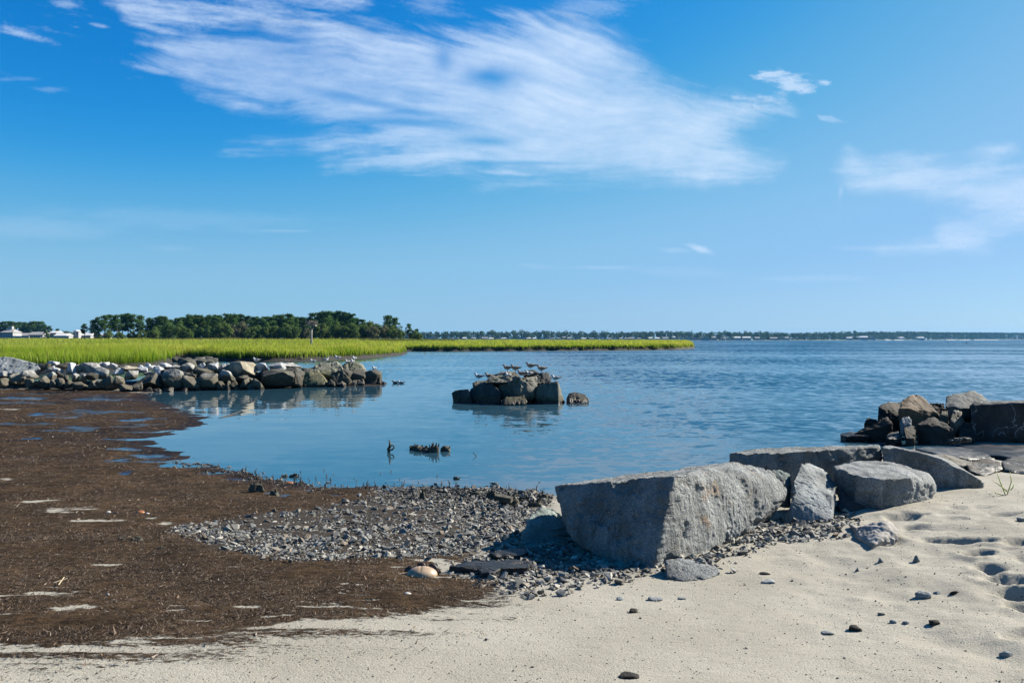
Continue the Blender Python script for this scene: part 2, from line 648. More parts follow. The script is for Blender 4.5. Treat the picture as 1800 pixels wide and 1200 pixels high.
WRACK = gpoly([(-500, 678), (-100, 684), (40, 684), (150, 684), (240, 690), (330, 700), (420, 730), (420, 790), (470, 830), (560, 846), (640, 852),
               (760, 905), (820, 935), (800, 985), (730, 1000), (800, 1012), (880, 1022), (885, 1048), (860, 1068), (700, 1083), (560, 1085), (440, 1102),
               (330, 1122), (180, 1135), (60, 1140), (-200, 1125), (-900, 1120)])
GRAVEL = gpoly([(312, 930), (395, 915), (470, 905), (560, 900), (640, 872), (700, 860), (780, 858), (880, 860), (955, 868), (960, 890), (915, 925),
                (895, 945), (850, 962), (790, 980), (700, 978), (640, 982), (560, 984), (470, 980), (400, 962), (350, 950)])
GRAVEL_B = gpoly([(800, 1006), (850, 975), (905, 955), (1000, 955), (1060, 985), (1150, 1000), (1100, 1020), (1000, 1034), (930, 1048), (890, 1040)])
GRAVEL_C = gpoly([(1180, 985), (1260, 960), (1330, 925), (1390, 915), (1480, 905), (1500, 925), (1440, 945), (1370, 950), (1290, 975), (1270, 1000), (1215, 1005)])
SANDY = [  # bare sand showing through the weed: column, row, half length, half height (pixels)
    (115, 896, 48, 7), (175, 917, 30, 5), (60, 880, 30, 3), (90, 878, 22, 2), (235, 915, 22, 3), (285, 922, 24, 4), (170, 990, 16, 3), (190, 991, 12, 4),
    (250, 997, 28, 2), (108, 974, 12, 1.5), (55, 1046, 22, 6), (20, 1050, 30, 3), (100, 1034, 20, 1.5), (30, 1080, 60, 2.2), (120, 1072, 34, 6), (175, 1080, 40, 2.4),
    (285, 1079, 45, 4), (340, 1095, 32, 1.5), (320, 1070, 25, 2), (430, 1070, 25, 4), (470, 1088, 40, 1.6), (560, 1073, 60, 2.4), (640, 1060, 30, 2),
    (590, 1052, 30, 1.3), (690, 1048, 36, 1.4), (690, 1076, 50, 1.6), (740, 1010, 26, 4), (790, 1014, 30, 3), (710, 998, 30, 2), (690, 974, 34, 10), (770, 987, 45, 5),
    (840, 1060, 30, 2), (830, 1015, 30, 3), (530, 1020, 18, 1.2), (600, 1030, 16, 1.2), (20, 1096, 22, 2), (70, 1098, 25, 1.8), (340, 934, 30, 2.5), (30, 718, 26, 2), (20, 842, 20, 2),
    (400, 1002, 15, 1.5), (700, 1022, 22, 1.2), (775, 1046, 20, 1.3)]
sandy_w = []
for px, py, hl, hh in SANDY:
    g = ghit(px, py)
    sandy_w.append((g[0], g[1], hl / F * g[1], max(0.02, abs(ghit(px, py + hh)[1] - g[1]))))
PUDDLES = [(90, 690, 45, 5), (60, 700, 30, 2), (190, 696, 30, 4), (170, 703, 45, 3), (70, 728, 22, 2), (120, 733, 15, 1.5), (85, 744, 22, 2), (160, 755, 18, 2),
           (230, 738, 35, 3), (270, 735, 30, 2), (220, 790, 35, 3), (260, 802, 40, 3.5), (210, 808, 20, 2), (310, 818, 40, 3), (370, 832, 40, 3), (200, 827, 12, 2), (220, 832, 16, 2.5),
           (420, 842, 30, 2.5), (480, 866, 18, 4), (495, 872, 12, 3), (60, 770, 20, 2), (30, 700, 40, 3), (545, 862, 20, 2.5), (590, 872, 14, 2), (620, 882, 16, 2)]
puddle_w = []
for px, py, hl, hh in PUDDLES:
    g = ghit(px, py)
    puddle_w.append((g[0], g[1], hl / F * g[1], max(0.05, abs(ghit(px, py + hh)[1] - g[1]))))


def ground_masks(X, Y, d):
    e = 0.10 + 0.012 * Y
    sw = sdist(X, Y, WRACK) + 0.22 * n2(X, Y, 1.4, 5, 41, sy=3.0) + 0.10 * n2(X, Y, 6, 3, 43, sy=14)
    wr = sstep(sw, -0.10, 0.12)
    rdg = np.abs(n2(X, Y + 0.25 * n2(X, Y, 0.8, 3, 47), 0.55, 4, 44, sy=3.2))
    stripes = (1 - sstep(rdg, 0.0, 0.05)) * sstep(n2(X, Y, 0.9, 3, 404), 0.05, 0.3) * sstep(-Y, -7.4, -5.4) * 0.95   # thin streaks along the strand line
    wr = wr * (1 - stripes)
    wsp = sstep(sdist(X, Y, WRACK), -1.0, 0.0) * sstep(n2(X, Y, 0.9, 6, 49, sy=5.5, gain=0.6), -0.20, 0.28) * sstep(-X, -0.6, 0.6) * (Y < 8)
    wr = np.maximum(wr, wsp * 0.72)
    wob = 1.15 * n2(X, Y, 2.2, 6, 45, sy=8, gain=0.62)
    Xw = X + 0.22 * n2(X, Y, 1.7, 4, 401) * (0.4 + 0.12 * Y)
    Yw = Y + 0.16 * n2(X, Y, 1.5, 5, 402, gain=0.6) * (0.25 + 0.10 * Y)
    for x, y, a, b in sandy_w:
        r = np.sqrt(((Xw - x) / (a * 1.15)) ** 2 + ((Yw - y) / (b * 0.8)) ** 2) + wob
        wr = wr * (1 - 0.97 * (1 - sstep(r, 0.25, 1.25)))
    gv = sstep(sdist(X, Y, GRAVEL) + 0.2 * n2(X, Y, 1.6, 3, 47), -0.2, 0.15)
    gv = np.maximum(gv, 0.9 * sstep(sdist(X, Y, GRAVEL_B) + 0.15 * n2(X, Y, 3.0, 3, 57), -0.02, 0.2) * sstep(Y, 6.75, 7.0))  # grit tone here also darkens the ground as the boulder's painted shadow
    wet = sstep(-d, -1.1, 0.0) * 0.8
    mud = sstep(-X, 1.0, 4.0) * sstep(Y, 11.0, 14.5)
    wet = np.maximum(wet, mud * (0.45 + 0.35 * n2(X, Y, 0.5, 3, 48)))
    pud = np.zeros_like(X)
    for x, y, a, b in puddle_w:
        r = np.sqrt(((X - x) / a) ** 2 + ((Y - y) / b) ** 2) + 1.0 * wob
        pud = np.maximum(pud, 1 - sstep(r, 0.6, 1.1))
    pud = np.maximum(pud, mud * sstep(n2(X, Y, 0.5, 5, 49, sy=1.3), 0.12, 0.40) * 0.70)
    jd = seg_dist(X, Y, JETTY)
    jet = 1 - sstep(jd, 0.5, 1.2)
    return wr, gv, np.clip(wet, 0, 1), np.clip(pud, 0, 1), jet


def ground_material():
    m, t, b = material('beach_ground')
    pos = t.add('ShaderNodeNewGeometry').outputs['Position']

    def attr(k):
        return t.add('ShaderNodeAttribute', attribute_name=k).outputs['Fac']
    wr, gv, wet, pud, jet = attr('wrack'), attr('gravel'), attr('wet'), attr('puddle'), attr('jetty')
    # pale sand with dark grains
    big = t.noise(pos, 0.9, 4, 0.6)
    sand = t.mix(t.rng(big, 0.3, 0.7), (0.268, 0.251, 0.208), (0.328, 0.310, 0.262))
    grain = t.noise(pos, 260, 2, 0.7)
    sand = t.mul(sand, t.mix(t.rng(grain, 0.3, 0.62), (0.50, 0.485, 0.47), (1.13, 1.13, 1.12)))
    spk = t.voro(pos, 95)
    sand = t.mix(t.math('MULTIPLY', t.rng(spk, 0.10, 0.2, 1, 0), t.rng(t.noise(t.mapping(pos, scale=(0.5, 1.6, 1), rot=(0, 0, R(-14))), 4, 4, 0.65), 0.30, 0.60)), sand, (0.10, 0.09, 0.085))
    # brown sea wrack
    wn = t.noise(t.mapping(pos, scale=(1, 1.6, 1)), 70, 4, 0.7)
    wb = t.noise(pos, 1.4, 4, 0.6)
    wr_c = t.mix(t.rng(wn, 0.32, 0.7), (0.012, 0.008, 0.005), (0.082, 0.056, 0.036))
    wr_c = t.mul(wr_c, t.mix(t.rng(wb, 0.3, 0.7), (0.62, 0.60, 0.56), (1.30, 1.22, 1.05)))
    clump = t.noise(t.mapping(pos, scale=(1, 1.7, 1)), 8, 6, 0.72)
    wr_c = t.mul(wr_c, t.mix(t.rng(clump, 0.36, 0.62), (0.42, 0.42, 0.43), (1.2, 1.2, 1.2)))
    wspk = t.math('MULTIPLY', t.rng(t.voro(pos, 85), 0.09, 0.16, 1, 0), t.rng(t.noise(pos, 23, 2), 0.5, 0.6))
    wr_c = t.mix(wspk, wr_c, (0.25, 0.21, 0.16))
    edge = t.math('SUBTRACT', t.noise(t.mapping(pos, scale=(0.6, 1.5, 1)), 20, 6, 0.78), 0.5)
    wm = t.rng(t.math('ADD', wr, t.math('MULTIPLY', edge, 2.4)), 0.38, 0.62)
    col = t.mix(wm, sand, wr_c)
    # muddy grit under the pebbles, its tone also painting in the boulder's shadow
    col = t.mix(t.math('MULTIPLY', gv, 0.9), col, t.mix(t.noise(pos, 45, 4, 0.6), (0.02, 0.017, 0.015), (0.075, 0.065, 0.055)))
    col = t.mix(jet, col, (0.05, 0.045, 0.035))
    # damp
    wetm = t.rng(t.math('ADD', wet, t.math('MULTIPLY', t.math('SUBTRACT', t.noise(pos, 2.2, 4, 0.65), 0.5), 0.9)), 0.25, 0.75)
    col = t.mul(col, t.mix(wetm, (1, 1, 1), (0.46, 0.42, 0.42)))
    fine = t.noise(t.mapping(pos, scale=(0.8, 1.8, 1)), 4.5, 8, 0.8)
    pm = t.rng(t.math('ADD', pud, t.math('MULTIPLY', t.math('SUBTRACT', fine, 0.5), 2.6)), 0.50, 0.74)
    col = t.mix(pm, col, (0.022, 0.018, 0.016))
    t.put(b.inputs['Base Color'], col)
    rough = t.mix(wetm, (0.95, 0.95, 0.95), (0.55, 0.55, 0.55))
    t.put(b.inputs['Roughness'], t.mix(pm, rough, (0.14, 0.14, 0.14)))
    t.put(b.inputs['Specular IOR Level'], t.mix(pm, t.mix(wm, (0.25, 0.25, 0.25), (0.06, 0.06, 0.06)), (0.5, 0.5, 0.5)))
    # relief: pocked grains in the sand, litter in the wrack, still puddles
    pock = t.rng(t.noise(pos, 66, 2, 0.6), 0.28, 0.50)
    pits = t.rng(t.voro(pos, 38), 0.0, 0.34)
    hs = t.math('ADD', t.math('ADD', t.math('MULTIPLY', pock, 0.40), t.math('MULTIPLY', pits, 0.35)), t.math('MULTIPLY', t.noise(pos, 190, 2, 0.7), 0.35))
    hs = t.math('ADD', hs, t.math('MULTIPLY', t.noise(t.mapping(pos, scale=(1, 2.2, 1)), 5, 3, 0.6), 1.6))
    h = t.mix(wm, hs, t.math('ADD', t.math('MULTIPLY', wn, 2.2), t.math('MULTIPLY', clump, 5.0)))
    h = t.mix(t.math('MULTIPLY', pm, 0.93), h, (0.5, 0.5, 0.5))
    n1 = t.bump(h, 0.62, 0.012)
    t.put(b.inputs['Normal'], n1)
    return m


def build_beach():
    xs = lines((-90, -26, 4), (-26, -10, 0.16), (-10, -4.5, 0.06), (-4.5, 5.2, 0.028), (5.2, 9, 0.07), (9, 20, 0.3), (20, 80, 5))
    ys = lines((-40, -4, 3), (-4, 2.4, 0.4), (2.4, 8.6, 0.024), (8.6, 14, 0.045), (14, 24, 0.08), (24, 37, 0.14), (37, 42, 0.4))
    X, Y = [a.ravel() for a in np.meshgrid(xs, ys)]
    Z, d = terrain(X, Y)
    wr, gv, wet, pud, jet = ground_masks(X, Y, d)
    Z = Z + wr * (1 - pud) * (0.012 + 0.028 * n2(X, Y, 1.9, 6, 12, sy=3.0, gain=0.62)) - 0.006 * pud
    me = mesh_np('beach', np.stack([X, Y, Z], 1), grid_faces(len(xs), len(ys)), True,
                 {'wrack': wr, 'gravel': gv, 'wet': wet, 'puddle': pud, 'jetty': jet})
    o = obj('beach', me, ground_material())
    tag(o, 'pale sand beach with a broad band of brown sea wrack', 'beach', kind='structure')


def build_water():
    m, t, b = material('bay_water')
    pos = t.add('ShaderNodeNewGeometry').outputs['Position']
    sep = t.add('ShaderNodeSeparateXYZ')
    t.l.new(pos, sep.inputs[0])
    open_ = t.rng(sep.outputs[1], 17.0, 75.0)                     # sheltered cove in front, open bay behind
    side = t.rng(sep.outputs[0], -6.0, 9.0)
    exp_ = t.math('ADD', t.math('ADD', t.math('MULTIPLY', open_, 0.30), t.math('MULTIPLY', t.rng(sep.outputs[1], 90.0, 260.0), 0.45)), t.math('MULTIPLY', side, 0.45))
    lanes = t.noise(t.mapping(pos, scale=(0.35, 1.0, 1)), 0.035, 4, 0.6)
    lanes2 = t.noise(t.mapping(pos, scale=(0.2, 1.0, 1)), 0.16, 3, 0.5)
    wind = t.math('MULTIPLY', exp_, t.math('ADD', t.rng(lanes, 0.36, 0.62, 0.35, 1.15), t.math('MULTIPLY', t.math('SUBTRACT', lanes2, 0.5), 0.8)))
    wind = t.math('MAXIMUM', wind, 0.0)
    def slope(vec, scale, det, amp):
        n = t.add('ShaderNodeTexNoise')
        t.put(n.inputs['Vector'], vec)
        n.inputs['Scale'].default_value = scale
        n.inputs['Detail'].default_value = det
        n.inputs['Roughness'].default_value = 0.6
        v = t.vmath('SUBTRACT', n.outputs['Color'], (0.5, 0.5, 0.5))
        q = t.add('ShaderNodeVectorMath', operation='SCALE')
        t.l.new(v, q.inputs[0])
        t.put(q.inputs['Scale'], amp)
        return q.outputs[0]
    calm = slope(t.mapping(pos, scale=(0.28, 1.2, 1), rot=(0, 0, R(8))), 1.3, 2, 0.05)
    fine = slope(t.mapping(pos, scale=(0.5, 1.3, 1), rot=(0, 0, R(-10))), 5.0, 2, 0.035)
    w1 = slope(t.mapping(pos, scale=(0.55, 1.25, 1), rot=(0, 0, R(-14))), 3.2, 3, t.math('MULTIPLY', wind, 0.6))
    w2 = slope(t.mapping(pos, scale=(0.4, 1.2, 1), rot=(0, 0, R(12))), 0.75, 2, t.math('MULTIPLY', wind, 0.38))
    # crests crowd together with distance: what the eye keeps of steep wavelets seen end on
    cm = t.add('ShaderNodeCombineXYZ')
    t.l.new(t.math('MULTIPLY', sep.outputs[0], 1.0), cm.inputs[0])
    t.l.new(t.math('MULTIPLY', t.math('LOGARITHM', t.math('MAXIMUM', t.math('ADD', sep.outputs[1], 3.0), 1.0), 2.718), 26.0), cm.inputs[1])
    w3 = slope(cm.outputs[0], 2.6, 4, t.math('MULTIPLY', wind, 1.25))
    sv = t.vmath('ADD', t.vmath('ADD', calm, fine), t.vmath('ADD', w1, t.vmath('ADD', w2, w3)))
    # of steep wavelets mostly the near sides show
    near = t.add('ShaderNodeCombineXYZ')
    t.l.new(t.math('MULTIPLY', wind, -0.21), near.inputs[1])
    sv = t.vmath('ADD', sv, near.outputs[0])
    nv = t.vmath('ADD', t.vmath('MULTIPLY', sv, (1, 1, 0)), (0, 0, 1))
    t.put(b.inputs['Normal'], t.vmath('NORMALIZE', nv))
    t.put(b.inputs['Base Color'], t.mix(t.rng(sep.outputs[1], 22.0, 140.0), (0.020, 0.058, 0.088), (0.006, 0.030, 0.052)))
    t.put(b.inputs['Roughness'], 0.03)
    b.inputs['IOR'].default_value = 1.52
    b.inputs['Specular IOR Level'].default_value = 0.5
    mb = MB()
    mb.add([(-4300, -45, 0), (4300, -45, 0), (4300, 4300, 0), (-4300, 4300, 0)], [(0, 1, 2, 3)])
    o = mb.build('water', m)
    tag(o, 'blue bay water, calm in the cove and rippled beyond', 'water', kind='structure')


build_beach()
build_water()

# ------------------------------------------------------------------ marsh, far shore
MARSH = [(-260, 50), w0(-300, 655), w0(0, 655), w0(160, 654), w0(285, 648), w0(303, 640), w0(310, 630), w0(330, 629), w0(345, 632), w0(420, 635.5),
         w0(500, 635), w0(560, 634), w0(640, 630), w0(700, 624.5), w0(717, 621), w0(713, 618), w0(700, 617.3), w0(735, 617.2), w0(800, 617), w0(900, 616.6),
         w0(1000, 616.2), w0(1100, 615.6), w0(1190, 614.8), w0(1217, 613.2), w0(1219, 610), w0(1212, 606.5), w0(1150, 605.2), w0(1100, 604), (-60, 470), (-260, 560)]
MARSH_C = resample(MARSH, 8, True, 0.8, 0.12, 61)


_mgx, _mgy = np.arange(-300, 140, 1.0), np.arange(30, 580, 1.0)
_mg = [a.ravel() for a in np.meshgrid(_mgx, _mgy)]
_mgd = sdist(_mg[0], _mg[1], MARSH_C).reshape(len(_mgy), len(_mgx))


def marsh_sd(X, Y):
    """signed distance to the marsh edge, looked up in a table and roughened"""
    fx, fy = np.clip(X - _mgx[0], 0, len(_mgx) - 1.01), np.clip(Y - _mgy[0], 0, len(_mgy) - 1.01)
    i, j = fx.astype(int), fy.astype(int)
    u, v = fx - i, fy - j
    d = (_mgd[j, i] * (1 - u) + _mgd[j, i + 1] * u) * (1 - v) + (_mgd[j + 1, i] * (1 - u) + _mgd[j + 1, i + 1] * u) * v
    return d + np.where(np.abs(d) < 4, 0.7 * n2(X, Y, 0.35, 3, 63), 0)


def marsh_z(X, Y, sd):
    base = 0.52 + 0.47 * sstep(Y, 110, 300) + 0.55 * sstep(Y, 150, 260) * sstep(-X, 30, 60)
    return np.where(sd > 0, base * sstep(sd, -0.05, 0.35), np.maximum(-0.8, sd * 0.5 - 0.03))


def build_marsh():
    xs = lines((-260, -70, 5), (-70, 62, 0.7), (62, 120, 5))
    ys = lines((38, 96, 0.6), (96, 200, 1.0), (200, 340, 4), (340, 560, 12))
    X, Y = [a.ravel() for a in np.meshgrid(xs, ys)]
    sd = marsh_sd(X, Y)
    Z = marsh_z(X, Y, sd) + np.where(sd > 0, 0.06 * n2(X, Y, 0.8, 3, 66), 0)
    m, t, b = material('marsh_peat')
    pos = t.add('ShaderNodeNewGeometry').outputs['Position']
    n = t.noise(pos, 2.5, 5, 0.65)
    t.put(b.inputs['Base Color'], t.mix(n, (0.005, 0.0045, 0.003), (0.020, 0.016, 0.010)))
    b.inputs['Roughness'].default_value = 0.9
    t.put(b.inputs['Normal'], t.bump(n, 0.8, 0.15))
    o = obj('marsh_ground', mesh_np('marsh_ground', np.stack([X, Y, Z], 1), grid_faces(len(xs), len(ys))), m)
    tag(o, 'dark peat bank and flat of the salt marsh', 'marsh', kind='structure')

    # grass blades
    mg, t, b = material('cordgrass')
    c = t.add('ShaderNodeAttribute', attribute_name='Col').outputs['Color']
    t.n.remove(b)
    df = t.add('ShaderNodeBsdfDiffuse')
    tr = t.add('ShaderNodeBsdfTranslucent')
    t.put(df.inputs[0], c)
    t.put(tr.inputs[0], t.mul(c, (1.15, 1.1, 0.55)))
    mx = t.add('ShaderNodeMixShader')
    mx.inputs[0].default_value = 0.42
    t.l.new(df.outputs[0], mx.inputs[1])
    t.l.new(tr.outputs[0], mx.inputs[2])
    t.l.new(mx.outputs[0], t.n['Material Output'].inputs[0])
    rs = np.random.RandomState(5)

    def sow(n, y0, y1, wd, hgt, fringe=None, name='marsh_grass', label='', colf=None, segs=2):
        pts = []
        need = n
        while need > 0:
            Y = y0 + (y1 - y0) * rs.rand(need * 3)
            half0, half1 = -0.75 * Y, 0.34 * Y
            X = half0 + (half1 - half0) * rs.rand(need * 3)
            keep = (rs.rand(need * 3) < Y / y1)
            sd_ = marsh_sd(X, Y)
            keep &= sd_ > 0.10 + 0.30 * rs.rand(need * 3)
            if fringe: keep &= sd_ < fringe
            q = np.stack([X, Y, sd_], 1)[keep][:need]
            if len(q) == 0: break
            pts.append(q)
            need -= len(q)
        q = np.concatenate(pts)
        X, Y, sd_ = q.T
        n = len(X)
        z0 = marsh_z(X, Y, sd_) - 0.04
        hv = n2(X, Y, 0.10, 3, 71)
        patch = n2(X, Y, 0.06, 4, 72, sy=0.14)
        hh = hgt * (0.85 + 0.30 * hv + 0.20 * n2(X, Y, 0.5, 2, 73) + 0.38 * (rs.rand(n) - 0.5)) * (0.72 + 0.28 * sstep(sd_, 0.0, 1.5))
        an = rs.rand(n) * 2 * math.pi
        lean = hh * (0.10 + 0.22 * rs.rand(n))
        lx, ly = np.cos(an) * lean - 0.06 * hh, np.sin(an) * lean
        # fringe leans out over the water
        bw = np.cos(rs.rand(n) * math.pi), np.sin(rs.rand(n) * math.pi)
        w = wd * (0.6 + 0.8 * rs.rand(n)) * (0.7 + Y / 130.0)
        wx, wy = bw[0] * w * 0.5, bw[1] * w * 0.5
        base = np.stack([X, Y, z0], 1)
        mid = base + np.stack([lx * 0.35, ly * 0.35, hh * 0.6], 1)
        tip = base + np.stack([lx, ly, hh], 1)
        W = np.stack([wx, wy, 0 * wx], 1)
        V = np.stack([base - W, base + W, mid + W * 0.8, mid - W * 0.8, tip], 1).reshape(-1, 3)
        k = np.arange(n)[:, None] * 5
        Fq = k + np.array([[0, 1, 2, 3]])
        Ft = k + np.array([[3, 2, 4]])
        g = np.clip(0.5 + 0.9 * patch + 0.35 * (rs.rand(n) - 0.5), 0, 1)[:, None]
        A = np.array([[0.205, 0.285, 0.028]])
        B = np.array([[0.47, 0.46, 0.115]])
        tipc = A * (1 - g) + B * g
        tipc = tipc * (0.8 + 0.4 * rs.rand(n))[:, None]
        if colf is not None: tipc = colf(tipc, rs, n)
        brown = (rs.rand(n) < 0.10 + 0.25 * sstep(patch, 0.1, 0.5))[:, None]
        tipc = np.where(brown, np.array([[0.34, 0.27, 0.10]]) * (0.6 + 0.6 * rs.rand(n))[:, None], tipc)
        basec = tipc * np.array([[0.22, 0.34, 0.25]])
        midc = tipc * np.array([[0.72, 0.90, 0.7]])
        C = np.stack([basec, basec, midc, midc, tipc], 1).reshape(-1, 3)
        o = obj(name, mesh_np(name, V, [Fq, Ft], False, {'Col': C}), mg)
        tag(o, label, 'grass', kind='stuff')

    sow(85000, 50, 100, 0.035, 1.15, label='bright yellow green cordgrass of the nearer marsh behind the jetty')
    sow(95000, 96, 300, 0.05, 1.25, label='yellow green cordgrass on the farther marsh running to the water')
    sow(26000, 75, 200, 0.05, 1.05, fringe=1.6, label='dense cordgrass fringe along the marsh bank')
    sow(9000, 300, 470, 0.09, 1.35, label='thin line of cordgrass at the far back of the marsh')
    # dull reeds at the foot of the trees
    n = 9000
    Y = 236 + 22 * rs.rand(n)
    X = (-640 + 540 * rs.rand(n)) / F * Y
    hh = (1.0 + 0.9 * rs.rand(n)) * (0.75 + 0.5 * n2(X, Y, 0.05, 2, 75))
    base = np.stack([X, Y, 1.35 + 0 * X], 1)
    an = rs.rand(n) * 6.28
    tip = base + np.stack([np.cos(an) * 0.3, np.sin(an) * 0.3, hh], 1)
    W = np.stack([0.11 + 0 * X, 0 * X, 0 * X], 1)
    V = np.stack([base - W, base + W, tip], 1).reshape(-1, 3)
    C = np.repeat(np.array([[0.14, 0.155, 0.075]]) * (0.6 + 0.7 * rs.rand(n))[:, None], 3, 0)
    o = obj('reeds', mesh_np('reeds', V, np.arange(n * 3).reshape(-1, 3), False, {'Col': C}), mg)
    tag(o, 'dull olive reed bed along the foot of the tree line', 'reeds', kind='stuff')


build_marsh()


def shore_y(x):
    """distance of the far shore"""
    return np.interp(x, [-1500, -300, 250, 700, 1150, 1700, 2600], [1250, 1350, 1500, 1800, 2250, 2700, 3000])


def leaf_material(name, c, c2, transl=0.38):
    m, t, b = material(name)
    oi = t.add('ShaderNodeObjectInfo').outputs['Random']
    pos = t.add('ShaderNodeNewGeometry').outputs['Position']
    n = t.noise(pos, 0.35, 3, 0.6)
    f = t.math('ADD', t.math('MULTIPLY', oi, 0.5), t.math('MULTIPLY', t.rng(n, 0.3, 0.7), 0.5))
    cc = t.mix(f, c, c2)
    df = t.add('ShaderNodeBsdfDiffuse')
    tr = t.add('ShaderNodeBsdfTranslucent')
    t.put(df.inputs[0], cc)
    t.put(tr.inputs[0], cc)
    mx = t.add('ShaderNodeMixShader')
    mx.inputs[0].default_value = transl
    t.l.new(df.outputs[0], mx.inputs[1])
    t.l.new(tr.outputs[0], mx.inputs[2])
    t.l.new(mx.outputs[0], t.n['Material Output'].inputs[0])
    t.n.remove(b)
    return m


M_PINE = leaf_material('pine_needles', (0.028, 0.070, 0.024), (0.085, 0.150, 0.044))
M_LEAF = leaf_material('broad_leaves', (0.06, 0.115, 0.034), (0.145, 0.195, 0.058))
M_PALE = leaf_material('pale_leaves', (0.13, 0.14, 0.075), (0.17, 0.17, 0.11))
M_FAR = leaf_material('far_woods', (0.025, 0.05, 0.022), (0.06, 0.095, 0.035))
M_BARK = simple_mat('pine_bark', (0.10, 0.075, 0.06), 0.9, 0.3, 3)


def cards(C, N, size, rs, asp=0.7):
    """leaf faces at centres C facing about N"""
    n = len(C)
    a = rs.normal(size=(n, 3))
    u = np.cross(N, a)
    u /= np.linalg.norm(u, axis=1)[:, None] + 1e-9
    w = np.cross(N, u)
    s = size * (0.6 + 0.8 * rs.rand(n))[:, None]
    V = np.stack([C - u * s, C - w * s * asp, C + u * s, C + w * s * asp], 1).reshape(-1, 3)
    return V, np.arange(4 * n).reshape(-1, 4)


def clump_cards(clumps, per, size, rs):
    Cs, Ns = [], []
    for c, r in clumps:
        c, r = np.array(c, float), np.array(r, float)
        k = int(per * max(0.4, (r.prod() ** (1 / 3))))
        d = rs.normal(size=(k, 3))
        d /= np.linalg.norm(d, axis=1)[:, None]
        rad = (0.55 + 0.5 * rs.rand(k))[:, None]
        Cs.append(c + d * r * rad)
        nn = d + 0.5 * rs.normal(size=(k, 3)) + np.array([0, 0, 0.35])
        Ns.append(nn / np.linalg.norm(nn, axis=1)[:, None])
    return cards(np.concatenate(Cs), np.concatenate(Ns), size, rs)


def far_woods():
    rs = np.random.RandomState(11)
    segs = [(-1400, 2600)]
    Vs, Fs, nb = [], [], 0
    xs = np.arange(-1300, 2300, 6.5)
    clumps = []
    for x in xs:
        for row in range(2):
            xx = x + rs.uniform(-4, 4)
            Y = float(shore_y(xx)) + 25 + row * 28 + rs.uniform(-8, 8)
            px = 900 + xx / Y * F
            prof = np.interp(px, [0, 740, 830, 900, 1000, 1090, 1150, 1230, 1290, 1400, 1500, 1600, 1700, 1800, 2200],
                             [7, 12, 14.5, 14, 13, 13, 14, 12.5, 12.5, 11.5, 12.5, 13.5, 12.5, 12, 11])
            htop = H + prof / F * Y + rs.normal() * 1.2 + (rs.rand() < 0.13) * rs.uniform(1, 3.2)
            if px > 1640: htop = H + prof / F * Y + rs.normal() * 0.5
            r = rs.uniform(4.0, 6.5)
            zc = htop - r * 0.8
            clumps.append(((xx, Y, zc), (r, r, r * 0.8)))
            clumps.append(((xx + rs.uniform(-4, 4), Y - 6, zc * 0.55), (r * 1.1, r * 0.9, zc * 0.5)))
    V, Fc = clump_cards(clumps, 9, 1.5, rs)
    o = obj('far_woods', mesh_np('far_woods', V, Fc, False), M_FAR)
    tag(o, 'long dark line of woods along the far shore of the bay', 'woods', kind='stuff')
    # low land under them
    X = np.arange(-1500, 2600, 20.0)
    rows = []
    for off, z in ((-2, -1.0), (0, 0.35), (14, 1.2), (600, 3.0)):
        rows.append(np.stack([X, shore_y(X) + off + (n2(X, X * 0, 0.02, 3, 81) * 6 if off < 100 else 0), np.full(X.shape, z)], 1))
    V = np.concatenate(rows)
    m = simple_mat('far_land', (0.07, 0.075, 0.045), 0.9, 0.4, 0.05)
    o = obj('far_shore', mesh_np('far_shore', V, grid_faces(len(X), 4)), m)
    tag(o, 'low land along the far shore of the bay', 'shore', kind='structure')
    # pale beaches on it
    ms = simple_mat('far_sand', (0.27, 0.25, 0.21), 0.9, 0.1, 0.2)
    for p0, p1 in ((1554, 1563), (1570, 1588), (1661, 1678), (1684, 1704), (1711, 1729), (1731, 1753)):
        pts = []
        for q in np.linspace(p0, p1, 7):
            x = (q - 900) / F * 2300.0
            for _ in range(6): x = (q - 900) / F * float(shore_y(x))
            pts.append((x, float(shore_y(x))))
        mb = MB()
        n = len(pts)
        V = [(x, y - 9, 0.02) for x, y in pts] + [(x, y - 4, 1.7) for x, y in pts] + [(x, y + 4, 1.9) for x, y in pts]
        mb.add(V, [(i, i + 1, n + i + 1, n + i) for i in range(n - 1)] + [(n + i, n + i + 1, 2 * n + i + 1, 2 * n + i) for i in range(n - 1)])
        o = mb.build('sand_strip', ms)
        tag(o, 'thin pale strip of sand at the foot of the far woods', 'beach', 'sand strips on the far shore', 'structure')


far_woods()


# ------------------------------------------------------------------ trees behind the marsh
def trunk_mesh(name, h, r, rs, limbs, crown0):
    mb = MB()
    bx, by = rs.uniform(-0.3, 0.3, 2)
    pts = [(0, 0, -0.6), (bx * .3, by * .3, h * .35), (bx, by, h * .7), (bx * 1.2, by * 1.2, h * .97)]
    mb.tube(pts, [r, r * .8, r * .55, r * .15], 7)
    for c in limbs:
        zz = max(crown0 * 0.9, min(h * 0.9, c[2] - 1.0))
        f = zz / h
        st = (bx * f, by * f, zz)
        mb.tube([st, ((st[0] + c[0]) / 2, (st[1] + c[1]) / 2, (zz + c[2]) / 2 - 0.1), c], [r * .3, r * .22, r * .08], 5)
    return mb.mesh(name, True)


